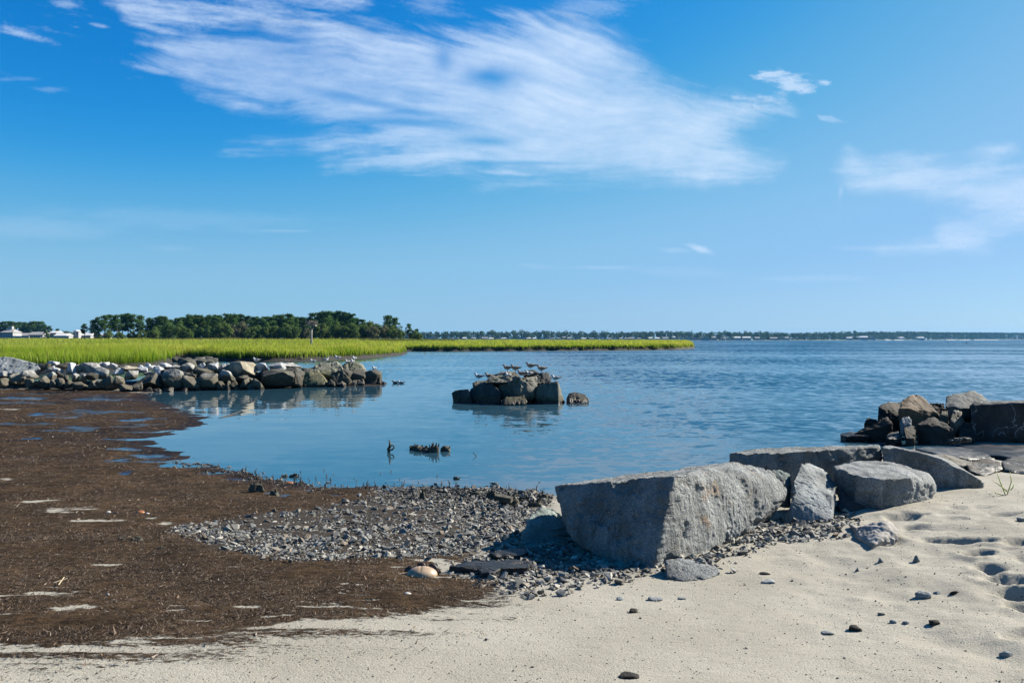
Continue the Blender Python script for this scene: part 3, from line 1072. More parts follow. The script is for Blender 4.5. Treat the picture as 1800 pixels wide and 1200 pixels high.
def make_pine(seed, h=12.0, crown0=0.42, spread=2.6):
    rs = np.random.RandomState(seed)
    cl = []
    z = crown0 * h
    while z < h * 0.97:
        f = (z - crown0 * h) / (h * (1 - crown0))
        rad = spread * (0.55 + 0.6 * math.sin(min(1, f * 1.15 + 0.18) * math.pi * 0.92)) * (1 - 0.35 * f)
        for k in range(rs.randint(2, 5)):
            a = rs.uniform(0, 6.28)
            q = rad * rs.uniform(0.25, 1.0)
            s = rs.uniform(0.75, 1.25)
            cl.append(((math.cos(a) * q, math.sin(a) * q, z + rs.uniform(-.3, .3)), (s * 1.15, s * 1.15, s * 0.72)))
        z += rs.uniform(0.7, 1.2)
    cl.append(((0, 0, h * 0.95), (1.2, 1.2, 0.8)))
    V, Fc = clump_cards(cl, 85, 0.26, rs)
    return (trunk_mesh('trunk', h, 0.22, rs, [c[0] for c in cl[::3]], crown0 * h), mesh_np('crown', V, Fc, False))


def make_round(seed, h=8.0, spread=3.2):
    rs = np.random.RandomState(seed)
    cl = []
    for k in range(30):
        d = rs.normal(size=3)
        d /= np.linalg.norm(d)
        q = rs.uniform(0.55, 1.0)
        cl.append(((d[0] * spread * q, d[1] * spread * q, h * 0.56 + d[2] * h * 0.36 * q), (rs.uniform(.7, 1.3),) * 3))
    V, Fc = clump_cards(cl, 85, 0.25, rs)
    return (trunk_mesh('trunk', h * .8, 0.2, rs, [c[0] for c in cl[::4]], h * .2), mesh_np('crown', V, Fc, False))


PINES = [make_pine(s, 12, c, sp) for s, c, sp in ((1, .42, 2.6), (2, .36, 2.9), (3, .5, 2.3), (4, .30, 3.0), (5, .25, 2.7))]
ROUNDS = [make_round(s, 8, sp) for s, sp in ((11, 3.0), (12, 3.4), (13, 2.8), (14, 3.1))]
_tree_mesh = {}


def tree(name, proto, mat, px, ytop, Y, zbase, label, group, rs, wide=1.0, base_h=12.0):
    key = (id(proto[1]), mat.name)
    if key not in _tree_mesh:
        cm = proto[1] if not proto[1].materials else proto[1].copy()
        if cm.materials: cm.materials.clear()
        cm.materials.append(mat)
        if not proto[0].materials: proto[0].materials.append(M_BARK)
        _tree_mesh[key] = cm
    h = H + (HY - ytop) / F * Y - zbase
    e = empty(name, ((px - 900) / F * Y, Y, zbase), rs.uniform(0, 6.28))
    s = h / (base_h * 1.02)
    w_ = s * wide * rs.uniform(0.9, 1.12)
    e.scale = (w_, w_, s)
    obj('trunk', proto[0], M_BARK, e)
    obj('crown', _tree_mesh[key], None, e)
    tag(e, label, 'tree', group)
    return e


def build_trees():
    rs = np.random.RandomState(21)
    def zone(px, row):
        w = ('the wood just right of the open pines' if px < 320 else 'the wood left of its middle' if px < 400 else 'the middle of the wood' if px < 480
             else 'the wood around the nest pole' if px < 545 else 'the highest rounded part of the wood' if px < 615 else 'the wood where it drops to the right')
        return 'dark green pine ' + row + ' ' + w, 'pines ' + row + ' ' + w
    line = [(165, 561), (173, 556), (184, 553), (193, 552), (206, 552), (216, 551), (225, 549.5), (235, 551), (246, 553), (263, 557), (276, 557),
            (288, 555), (312, 558), (332, 551), (340, 555), (351, 553), (358, 557), (368, 552), (377, 557), (384, 553), (402, 551), (412, 550), (421, 552),
            (434, 555), (446, 556), (456, 557), (467, 556), (476, 556), (486, 553), (497, 551), (509, 551), (520, 556), (531, 557), (541, 557), (551, 550),
            (562, 548), (573, 546), (584, 546), (596, 546), (607, 548), (616, 551), (626, 557), (637, 561)]
    for i, (px, yt) in enumerate(line):
        bare = px < 250
        pr = PINES[[0, 2, 0][i % 3]] if bare else PINES[(3, 4, 1, 3)[i % 4]]
        Y = 262 + rs.uniform(-5, 10)
        if bare:
            lab = 'tall pine with bare lower trunk at the open left end of the wood'
            g = 'open pines at the left end of the wood'
        else:
            lab, g = zone(px, 'in the front row of')
        tree('pine_tree', pr, M_PINE, px, yt, Y, 1.4, lab, g, rs, 1.0 if bare else 1.2)
    # a second row fills the canopy
    for px in np.arange(262, 655, 13):
        yt = np.interp(px, [l[0] for l in line], [l[1] for l in line]) + rs.uniform(3, 9)
        tree('pine_tree', PINES[rs.choice([3, 4])], M_PINE, px + rs.uniform(-4, 4), yt, 272 + rs.uniform(0, 10), 1.4,
             *zone(px, 'in the back row of'), rs, 1.35)
    # broadleaf edge in front of the pines
    edge = [(300, 566, 0), (318, 566, 0), (345, 570, 0), (362, 568, 0), (383, 566, 0), (395, 561, 0), (412, 571, 1), (427, 562, 1), (440, 574, 0), (452, 568, 0), (470, 566, 0),
            (484, 570, 0), (500, 566, 0), (514, 568, 0), (532, 569, 2), (540, 574, 2), (565, 566, 0), (578, 571, 0), (592, 564, 0), (606, 570, 0), (621, 566, 0), (634, 568, 0), (648, 564, 0), (655, 571, 1),
            (664, 567, 0), (676, 569, 1), (690, 572, 0), (705, 577, 0), (727, 579, 0), (736, 582, 0), (270, 574, 0), (250, 578, 0), (232, 580, 0), (210, 580, 0), (190, 579, 0), (172, 580, 0), (330, 576, 0)]
    for i, (px, yt, k) in enumerate(edge):
        mat = (M_LEAF, M_PALE, M_PALE)[k]
        lab = ('rounded mid green broadleaf tree on the front edge of the wood', 'rounded pale olive tree on the front edge of the wood',
               'greyish bare-looking shrub on the wood edge behind the nest pole')[k]
        if k == 0: lab += ', ' + ('under the open pines' if px < 290 else 'left part' if px < 400 else 'middle part' if px < 520 else 'below its highest part' if px < 620 else 'right part')
        tree('broadleaf_tree', ROUNDS[i % 4], mat, px, yt, 252 + rs.uniform(-4, 5), 1.3, lab, ('broadleaf edge of the wood', 'pale trees on the wood edge', 'grey shrubs behind the nest pole')[k], rs, 0.95 if k != 2 else 0.8, 8.0)
    S = [(149, 568, 2, 'lone small pine standing left of the wood by the white houses'), (683, 553, 0, 'tall flat-crowned pine rising at the right end of the wood'),
         (696, 557, 2, 'second flat-crowned pine, just right of the tallest at the right end'), (718, 568, 2, 'short pine beside the last tree of the wood'),
         (733, 577, 4, 'low dark pine, the last tree at the right tip of the wood')]
    for px, yt, k, lab in S:
        tree('pine_tree', PINES[k], M_PINE, px, yt, 260, 1.3, lab, None, rs, 1.25 if k == 0 else 1.05)
    # far left wood behind the houses
    for px in np.arange(-20, 78, 7):
        yt = 565 + rs.uniform(-1.2, 2.0)
        tree('pine_tree', PINES[rs.choice([3, 4, 1])], M_PINE, px, yt, 560 + rs.uniform(0, 25), 1.5,
             'distant dark pine behind the white houses at the left edge', 'distant pines behind the houses', rs, 1.25)
    for px, yt, lab in ((76, 568, 'distant thin pine at the right end of the wood behind the houses'), (88, 572, 'distant short pine right of the wood behind the houses'),
                        (102, 577, 'small distant round-topped pine above the low white house')):
        tree('pine_tree', PINES[2], M_PINE, px, yt, 555, 1.5, lab, None, rs, 1.1)
    tree('evergreen_tree', PINES[4], M_PINE, 81, 580, 470, 1.5, 'dark conical evergreen between two white houses', None, rs, 1.2)
    for px, yt in ((114, 581), (120, 583), (126, 585), (134, 583), (162, 584)):
        tree('broadleaf_tree', ROUNDS[0], M_LEAF, px, yt, 600, 1.0, 'low distant bush between the white houses', 'low bushes between the houses', rs, 1.8, 8.0)


build_trees()


# ------------------------------------------------------------------ rocks
_ico = {}


def ico(n):
    if n not in _ico:
        bm = bmesh.new()
        bmesh.ops.create_icosphere(bm, subdivisions=n, radius=1.0)
        bm.verts.ensure_lookup_table()
        V = np.array([v.co[:] for v in bm.verts])
        Fc = np.array([[v.index for v in f.verts] for f in bm.faces])
        bm.free()
        _ico[n] = (V / np.linalg.norm(V, axis=1)[:, None], Fc)
    return _ico[n]


def hull_planes(P):
    bm = bmesh.new()
    for p in P:
        bm.verts.new(p)
    bmesh.ops.convex_hull(bm, input=bm.verts)
    bm.normal_update()
    N, D = [], []
    for f in bm.faces:
        n = np.array(f.normal[:])
        d = n @ np.array(f.verts[0].co[:])
        if d < 0: n, d = -n, -d
        if d > 1e-4:
            N.append(n); D.append(d)
    bm.free()
    return np.array(N), np.array(D)


def soft_hull(P, sub, p=26):
    """points of a convex stone with worn edges, from its corner points"""
    P = np.asarray(P, float)
    lo, hi = P.min(0), P.max(0)
    c, s = (lo + hi) / 2, (hi - lo) / 2 + 1e-6
    Q = (P - c) / s
    N, D = hull_planes(Q)
    cen = Q.mean(0) * 0.5
    D = D - N @ cen
    ok = D > 1e-3
    N, D = N[ok], D[ok]
    u, Fc = ico(sub)
    q = np.maximum(u @ N.T / D, 0)
    m = q.max(1)
    t = m * ((q / m[:, None]) ** p).sum(1) ** (1 / p)
    return (u / t[:, None] + cen) * s + c, Fc


def vert_normals(V, Fc):
    n = np.cross(V[Fc[:, 1]] - V[Fc[:, 0]], V[Fc[:, 2]] - V[Fc[:, 0]])
    N = np.zeros_like(V)
    for k in range(3):
        np.add.at(N, Fc[:, k], n)
    return N / (np.linalg.norm(N, axis=1)[:, None] + 1e-12)


def roughen(V, Fc, amp, freq, seed, chip=0.0, octv=5):
    N = vert_normals(V, Fc)
    d = amp * fbm(V * freq, octv, 0.55, seed)
    if chip:                                   # flat chips broken off: step-like relief
        c = fbm(V * freq * 0.55 + 31, 2, 0.5, seed + 40)
        d = d + chip * (np.floor(c * 5) / 5 - c * 0.4)
    return V + N * d[:, None]


def weather(P, V, Fc, sub, seed, chip=0.05, crack=0.012, freq=3.0):
    """knock bits off the edges and open a few cracks"""
    W, _ = soft_hull(P, sub, 9)
    e = np.linalg.norm(V - W, axis=1)
    size = np.linalg.norm(V.max(0) - V.min(0))
    e = np.clip(e / (0.035 * size), 0, 1)
    N = vert_normals(V, Fc)
    k = fbm(V * freq * 2.2, 4, 0.6, seed + 71)
    d = -chip * e * sstep(k, -0.05, 0.35)
    if crack:
        c = np.abs(fbm(V * freq * 0.55 + 7, 4, 0.55, seed + 72))
        m = sstep(fbm(V * freq * 0.35 + 3, 2, 0.5, seed + 73), -0.1, 0.25)
        d = d - crack * np.exp(-(c / 0.022) ** 2) * m
    return V + N * d[:, None]


def rock_obj(name, V, Fc, mat, label, cat='rock', group=None, smooth=True):
    lo, hi = V.min(0), V.max(0)
    org = np.array([(lo[0] + hi[0]) / 2, (lo[1] + hi[1]) / 2, lo[2]])
    o = obj(name, mesh_np(name, V - org, Fc, smooth), mat, None, org)
    return tag(o, label, cat, group)


def rock_material(name, c1, c2, speck=0.5, tide=None, tide_c=(0.014, 0.011, 0.008), guano=None, veins=0.0, rust=0.0, bump=0.5, grain=90.0, rough=0.8, green=0.0, streak=0.0):
    """grey stone: patchy colour, mineral speckle, a stained tide band (world height), bird droppings on the tops"""
    m, t, b = material(name)
    tc = t.add('ShaderNodeTexCoord').outputs['Object']
    rnd = t.add('ShaderNodeObjectInfo').outputs['Random']
    geo = t.add('ShaderNodeNewGeometry')
    pos, nrm = geo.outputs['Position'], geo.outputs['Normal']
    off = t.add('ShaderNodeCombineXYZ')
    t.l.new(t.math('MULTIPLY', rnd, 37.0), off.inputs[0])
    co = t.vmath('ADD', tc, off.outputs[0])
    sep = t.add('ShaderNodeSeparateXYZ')
    t.l.new(pos, sep.inputs[0])
    big = t.noise(co, 2.2, 4, 0.6)
    mid = t.noise(co, 11.0, 4, 0.65)
    f = t.rng(t.math('ADD', t.math('MULTIPLY', big, 0.5), t.math('ADD', t.math('MULTIPLY', mid, 0.3), t.math('MULTIPLY', rnd, 0.2))), 0.3, 0.7)
    col = t.mix(f, c1, c2)
    gr = t.noise(co, grain, 2, 0.75)
    col = t.mul(col, t.mix(t.rng(gr, 0.3, 0.7), (1 - speck,) * 3, (1 + speck * 0.7,) * 3))
    if speck:
        sp = t.math('MULTIPLY', t.rng(t.voro(co, grain * 0.8), 0.05, 0.2, 1, 0), t.rng(mid, 0.44, 0.62))
        sp = t.math('MAXIMUM', sp, t.math('MULTIPLY', t.rng(t.noise(co, grain * 0.45, 4, 0.7), 0.62, 0.74), t.rng(big, 0.4, 0.65)))
        col = t.mix(t.math('MULTIPLY', sp, speck * 1.1), col, (0.55, 0.58, 0.60))
    st_ = t.noise(t.mapping(co, scale=(1, 1, 0.4)), 3.1, 6, 0.7)
    col = t.mul(col, t.mix(t.rng(st_, 0.34, 0.62), (0.60, 0.61, 0.61), (1.22, 1.22, 1.21)))
    if rust:
        col = t.mix(t.math('MULTIPLY', t.rng(t.noise(co, 3.3, 5, 0.65), 0.56, 0.72), rust), col, (0.30, 0.17, 0.075))
    if green:
        col = t.mix(t.math('MULTIPLY', t.rng(t.noise(co, 2.7, 4, 0.65), 0.45, 0.7), green), col, (0.10, 0.115, 0.035))
    ck = t.math('ABSOLUTE', t.math('SUBTRACT', t.noise(co, 1.9, 5, 0.6, 0.4), 0.5))
    ckm = t.math('MULTIPLY', t.rng(ck, 0.0, 0.006, 1, 0), t.rng(t.noise(co, 1.3, 2), 0.5, 0.6))
    col = t.mix(t.math('MULTIPLY', ckm, 0.8), col, (0.02, 0.02, 0.02))
    if veins:
        vn = t.math('ABSOLUTE', t.math('SUBTRACT', t.noise(co, 1.5, 4, 0.55, 0.6), 0.5))
        col = t.mix(t.math('MULTIPLY', t.rng(vn, 0.0, 0.014, 1, 0), veins), col, (0.33, 0.34, 0.34))
    rg = rough
    if tide is not None:
        zz = t.math('ADD', sep.outputs[2], t.math('MULTIPLY', t.math('SUBTRACT', t.noise(pos, 3.0, 4, 0.6), 0.5), 0.35))
        tb = t.rng(zz, tide - 0.10, tide + 0.08, 1, 0)
        col = t.mix(t.math('MULTIPLY', tb, 0.86), col, t.mix(mid, tide_c, tuple(x * 2.4 for x in tide_c)))
        wl = t.rng(zz, 0.10, 0.20, 1, 0)
        col = t.mix(t.math('MULTIPLY', wl, 0.9), col, (0.012, 0.010, 0.007))
        rg = t.mix(wl, (rough,) * 3, (0.35,) * 3)
    if guano is not None:
        sn = t.add('ShaderNodeSeparateXYZ')
        t.l.new(nrm, sn.inputs[0])
        up = t.math('MULTIPLY', t.rng(sn.outputs[2], 0.15, 0.7), t.rng(sep.outputs[2], guano, guano + 0.3))
        sp = t.rng(t.noise(t.mapping(pos, scale=(1, 1, 0.35)), 7.5, 5, 0.7), 0.50, 0.62)
        col = t.mix(t.math('MULTIPLY', t.math('MULTIPLY', up, sp), 0.75), col, (0.62, 0.61, 0.58))
    t.put(b.inputs['Base Color'], col)
    t.put(b.inputs['Roughness'], rg)
    b.inputs['Specular IOR Level'].default_value = 0.3
    hgt = t.math('ADD', t.math('MULTIPLY', mid, 1.0), t.math('ADD', t.math('MULTIPLY', t.noise(co, 34, 5, 0.7), 0.8), t.math('MULTIPLY', gr, 0.22)))
    if streak:
        st = t.noise(t.mapping(co, scale=(1.0, 1.0, 0.22), rot=(0, R(24), 0)), 26, 4, 0.65)
        hgt = t.math('ADD', hgt, t.math('MULTIPLY', st, streak))
    t.put(b.inputs['Normal'], t.bump(hgt, bump, 0.045))
    return m


M_GRANITE = rock_material('grey_granite', (0.178, 0.189, 0.189), (0.281, 0.293, 0.287), 0.45, bump=0.95, rust=0.5, streak=1.5)
M_SLATE = rock_material('slate_grey_stone', (0.140, 0.155, 0.159), (0.225, 0.239, 0.239), 0.2, bump=0.45, grain=60)
M_GRAN2 = rock_material('speckled_granite', (0.117, 0.126, 0.130), (0.189, 0.198, 0.198), 0.55, bump=0.6, grain=70)
M_TEAL = rock_material('green_grey_stone', (0.12, 0.152, 0.146), (0.20, 0.235, 0.215), 0.25, bump=0.5)
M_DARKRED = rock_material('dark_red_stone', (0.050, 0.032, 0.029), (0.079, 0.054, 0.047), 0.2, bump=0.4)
M_DARK = rock_material('dark_blue_stone', (0.027, 0.030, 0.033), (0.051, 0.054, 0.057), 0.6, tide=0.15, veins=0.6, bump=0.4)
M_PILE = rock_material('weathered_dark_stone', (0.0125, 0.0115, 0.0100), (0.0270, 0.0250, 0.0205), 0.2, tide=0.3, rust=0.3, bump=0.5)
M_PEAK = rock_material('grey_peak_stone', (0.055, 0.06, 0.06), (0.105, 0.11, 0.105), 0.3, bump=0.5)
M_SLABD = rock_material('dark_slab_painted_shade', (0.012, 0.013, 0.014), (0.028, 0.029, 0.03), 0.2, rough=0.5, bump=0.4)  # dark slab stone, its colour deepened to stand for the boulder's shadow
M_BROWN = rock_material('brown_stone', (0.0723, 0.0467, 0.0255), (0.1148, 0.0790, 0.0476), 0.2, bump=0.5)
M_WETROCK = rock_material('wet_low_stone', (0.0216, 0.0240, 0.0258), (0.0564, 0.0606, 0.0624), 0.35, tide=0.22, tide_c=(0.017, 0.013, 0.010), rough=0.45, bump=0.4)
M_JETTY = rock_material('jetty_stone', (0.160, 0.160, 0.148), (0.288, 0.284, 0.268), 0.2, tide=0.66, tide_c=(0.045, 0.038, 0.024), bump=0.5, grain=30, rust=0.12)
M_JETTY_W = rock_material('pale_jetty_stone', (0.314, 0.318, 0.323), (0.456, 0.461, 0.465), 0.18, tide=0.50, tide_c=(0.055, 0.047, 0.032), bump=0.5, grain=30)
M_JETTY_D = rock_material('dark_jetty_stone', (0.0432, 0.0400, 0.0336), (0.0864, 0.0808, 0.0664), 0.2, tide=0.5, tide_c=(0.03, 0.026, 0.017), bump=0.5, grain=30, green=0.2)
M_JETTY_B = rock_material('beige_jetty_stone', (0.216, 0.192, 0.140), (0.304, 0.276, 0.216), 0.15, tide=0.62, tide_c=(0.06, 0.05, 0.034), bump=0.4, grain=30)
M_JETTY_G = rock_material('green_stained_stone', (0.122, 0.119, 0.086), (0.194, 0.187, 0.144), 0.15, tide=0.7, tide_c=(0.075, 0.07, 0.036), guano=0.95, bump=0.4, grain=30, green=0.4)
M_ISLE = rock_material('islet_stone', (0.083, 0.078, 0.063), (0.137, 0.130, 0.108), 0.2, tide=0.28, tide_c=(0.045, 0.038, 0.02), guano=1.02, bump=0.5, grain=36, green=0.3)
M_ISLE_D = rock_material('islet_dark_stone', (0.032, 0.034, 0.032), (0.065, 0.065, 0.060), 0.2, tide=0.25, tide_c=(0.03, 0.026, 0.016), guano=1.2, bump=0.5, grain=36)


def drop(P, z):
    """copies of corner points pushed down to height z"""
    return [np.array([p[0], p[1], z]) for p in P]


def hero_rocks():
    # the big boulder
    A = lambda *a: at(*a)
    pts = [A(1149, 1003, 7.10), A(1168, 905, 7.28), A(1190, 832, 7.44), A(1130, 838, 7.75), A(970, 853, 8.25), A(973, 872, 8.22), A(1000, 942, 8.0), A(1048, 985, 7.55),
           A(1296, 811, 9.1), A(1345, 820, 9.25), A(1388, 843, 9.25), A(1384, 872, 9.05), A(1325, 934, 8.55), A(1262, 972, 7.8), A(1100, 834, 9.0), A(1010, 848, 8.7)]
    pts += [np.array([0.75, 8.6, 0.0]), np.array([1.3, 7.2, 0.0]), np.array([2.7, 8.9, 0.0]), np.array([2.3, 9.4, 0.1]), np.array([0.9, 9.0, 0.1])]
    V, Fc = soft_hull(pts, 7, 90)
    # split grooves and broken scars on the sunlit face
    N = vert_normals(V, Fc)
    g = fbm(np.stack([V[:, 0] * 7 + V[:, 2] * 2.4, V[:, 1] * 7, V[:, 2] * 1.6], 1), 4, 0.55, 211)
    V = V + N * (0.016 * g)[:, None]
    V = weather(pts, V, Fc, 7, 205, 0.034, 0.014, 2.4)
    V = roughen(V, Fc, 0.016, 3.6, 201, 0.03)
    V = roughen(V, Fc, 0.007, 22, 202, 0, 3)
    rock_obj('boulder', V, Fc, M_GRANITE, 'largest grey granite boulder, its left face in shade and right face sunlit, on the sand', 'boulder')

    specs = []

    def hero(name, pts, zb, mat, label, sub=6, p=34, amp=0.014, freq=5, seed=0, chip=0.02):
        p = p * 1.8
        P = [A(*q) for q in pts]
        low = sorted(P, key=lambda q: q[2])[:max(3, len(P) // 2)]
        c = np.mean(P, 0)
        base = [np.array([c[0] + (q[0] - c[0]) * 0.9, c[1] + (q[1] - c[1]) * 0.9, zb]) for q in P]
        V, Fc = soft_hull(P + base, sub, p)
        V = weather(P + base, V, Fc, sub, seed, 0.024, 0.009, 3.2)
        V = roughen(V, Fc, amp, freq, seed, chip)
        V = roughen(V, Fc, amp * 0.35, freq * 5, seed + 3, 0, 3)
        rock_obj(name, V, Fc, mat, label, 'boulder')

    hero('boulder', [(1277, 802, 11.3), (1282, 796, 11.2), (1300, 794, 11.0), (1368, 793, 10.4), (1460, 787, 10.6), (1546, 783, 11.0), (1552, 802, 11.0), (1372, 840, 10.45), (1470, 850, 10.65),
                     (1290, 835, 11.0), (1310, 790, 12.0), (1545, 780.5, 12.0), (1400, 786, 12.1)], 0.1, M_GRANITE,
         'long flat-topped grey boulder lying behind the largest boulder', 6, 40, 0.022, 5, 221, 0.05)
    hero('boulder', [(1547, 784, 10.8), (1600, 789, 10.75), (1655, 806, 10.65), (1702, 829, 10.6), (1734, 848, 10.65), (1733, 857, 10.65), (1690, 859, 10.68), (1640, 856, 10.75), (1552, 812, 10.9),
                     (1560, 782, 11.6), (1660, 803, 11.9), (1730, 846, 11.1)], 0.0, M_GRAN2,
         'long grey slab sloping down to the right onto the sand', 6, 40, 0.014, 5, 231, 0.015)
    hero('boulder', [(1461, 819, 9.7), (1500, 808.5, 10.2), (1565, 808, 10.3), (1590, 816, 10.2), (1635, 832, 9.9), (1648, 850, 9.85), (1650, 866, 9.8), (1612, 882, 9.35), (1556, 891, 9.12), (1548, 842, 9.04),
                     (1600, 838, 9.22), (1500, 831, 9.2), (1535, 884, 9.2), (1475, 845, 9.5)], 0.12, M_GRAN2,
         'flat-topped rounded grey boulder on the sand right of the faceted rock', 6, 30, 0.012, 5, 241, 0.012)
    hero('boulder', [(1377, 917, 8.78), (1390, 919, 8.70), (1461, 919, 8.66), (1466, 914, 8.74), (1391, 869, 8.88), (1402, 862, 8.98), (1464, 869, 8.98), (1470, 852, 9.25)], 0.15, M_SLATE,
         'lower faceted grey rock with a broken sunlit face on the pebbles', 6, 60, 0.008, 5, 251, 0.02)
    hero('boulder', [(1396, 842, 9.25), (1409, 814, 9.6), (1424, 812, 9.75), (1447, 824, 9.75), (1473, 850, 9.55), (1468, 878, 9.1), (1440, 872, 8.98), (1398, 868, 9.0), (1388, 862, 9.2)], 0.2, M_SLATE,
         'upper faceted grey rock leaning behind the broken sunlit one', 6, 60, 0.010, 5, 256, 0.03)
    hero('boulder', [(1352, 826, 9.5), (1372, 824, 9.6), (1390, 832, 9.55), (1392, 848, 9.45), (1385, 862, 9.4), (1360, 860, 9.5)], 0.2, M_TEAL,
         'small greenish rock wedged between the largest boulder and the faceted rock', 5, 24, 0.01, 6, 261, 0.01)
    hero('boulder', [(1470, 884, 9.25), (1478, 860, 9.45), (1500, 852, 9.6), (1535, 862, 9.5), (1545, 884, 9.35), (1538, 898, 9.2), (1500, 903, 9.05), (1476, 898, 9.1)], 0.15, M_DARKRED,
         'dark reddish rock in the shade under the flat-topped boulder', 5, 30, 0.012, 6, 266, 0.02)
    hero('boulder', [(911, 962, 8.1), (915, 945, 8.25), (934, 903, 8.5), (950, 889, 8.7), (972, 889, 8.8), (990, 905, 8.75), (1035, 978, 8.2), (960, 978, 8.0), (925, 972, 7.95)], 0.0, M_TEAL,
         'green-grey rock half in the shadow at the left of the largest boulder', 6, 60, 0.02, 4, 271, 0.06)
    hero('boulder', [(1167, 982, 6.95), (1180, 978, 7.05), (1222, 983, 7.05), (1262, 996, 6.95), (1268, 1008, 6.85), (1240, 1018, 6.72), (1200, 1021, 6.68), (1172, 1014, 6.75), (1190, 985, 7.15)], 0.1, M_GRAN2,
         'small dark angular rock lying in front of the largest boulder', 5, 40, 0.010, 9, 276, 0.025)
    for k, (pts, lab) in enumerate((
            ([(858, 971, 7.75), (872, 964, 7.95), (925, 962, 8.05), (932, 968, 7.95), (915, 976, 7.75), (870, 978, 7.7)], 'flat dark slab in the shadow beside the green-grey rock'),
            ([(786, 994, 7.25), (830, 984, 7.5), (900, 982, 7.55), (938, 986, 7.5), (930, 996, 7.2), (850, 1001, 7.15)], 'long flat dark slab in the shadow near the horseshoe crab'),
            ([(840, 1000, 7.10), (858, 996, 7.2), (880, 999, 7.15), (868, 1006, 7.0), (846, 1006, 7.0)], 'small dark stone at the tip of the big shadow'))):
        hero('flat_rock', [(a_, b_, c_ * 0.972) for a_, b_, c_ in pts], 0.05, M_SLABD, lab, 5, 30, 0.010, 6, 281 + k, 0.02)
    # low wet rocks towards the right edge
    hero('boulder', [(1605, 786, 14.6), (1640, 783, 15.2), (1700, 785, 15.4), (1750, 796, 14.8), (1758, 808, 14.2), (1700, 806, 13.6), (1640, 796, 13.8)], -0.2, M_WETROCK,
         'low smooth blue-grey wet rock behind the sloping slab', 5, 16, 0.015, 4, 291, 0.01)
    hero('boulder', [(1636, 796, 13.2), (1690, 800, 13.3), (1712, 806, 13.2), (1712, 815, 12.8), (1670, 822, 12.6), (1640, 808, 12.8)], -0.1, M_JETTY_W,
         'low pale-topped rock just behind the sloping slab', 5, 18, 0.03, 5, 294, 0.04)
    hero('boulder', [(1696, 812, 12.9), (1725, 803, 13.3), (1758, 808, 13.2), (1764, 822, 12.7), (1730, 836, 12.2), (1704, 828, 12.4)], -0.1, M_PILE,
         'low brown weed-stained rock at the end of the sloping slab', 5, 18, 0.03, 5, 297, 0.03)
    hero('boulder', [(1668, 786, 15.6), (1720, 779, 16.0), (1800, 781, 15.6), (1870, 790, 15.0), (1870, 806, 14.0), (1780, 804, 13.8), (1720, 796, 14.6)], -0.2, M_WETROCK,
         'long low dark wet rock in front of the big dark block', 5, 18, 0.02, 4, 301, 0.01)
    hero('boulder', [(1758, 808, 13.2), (1790, 799, 13.6), (1850, 800, 13.2), (1870, 828, 12.4), (1800, 832, 12.3), (1765, 826, 12.6)], -0.1, M_DARK,
         'low dark rounded rock at the right edge behind the grass sprig', 5, 18, 0.02, 4, 304, 0.02)
    # the pile beyond
    hero('boulder', [(1706, 712, 17.0), (1714, 705, 17.1), (1860, 707, 16.4), (1860, 780, 16.5), (1706, 778, 17.1), (1712, 704, 18.4), (1860, 703, 18.2)], -0.3, M_DARK,
         'big square dark block with pale veins at the right edge', 6, 40, 0.02, 3, 311, 0.03)
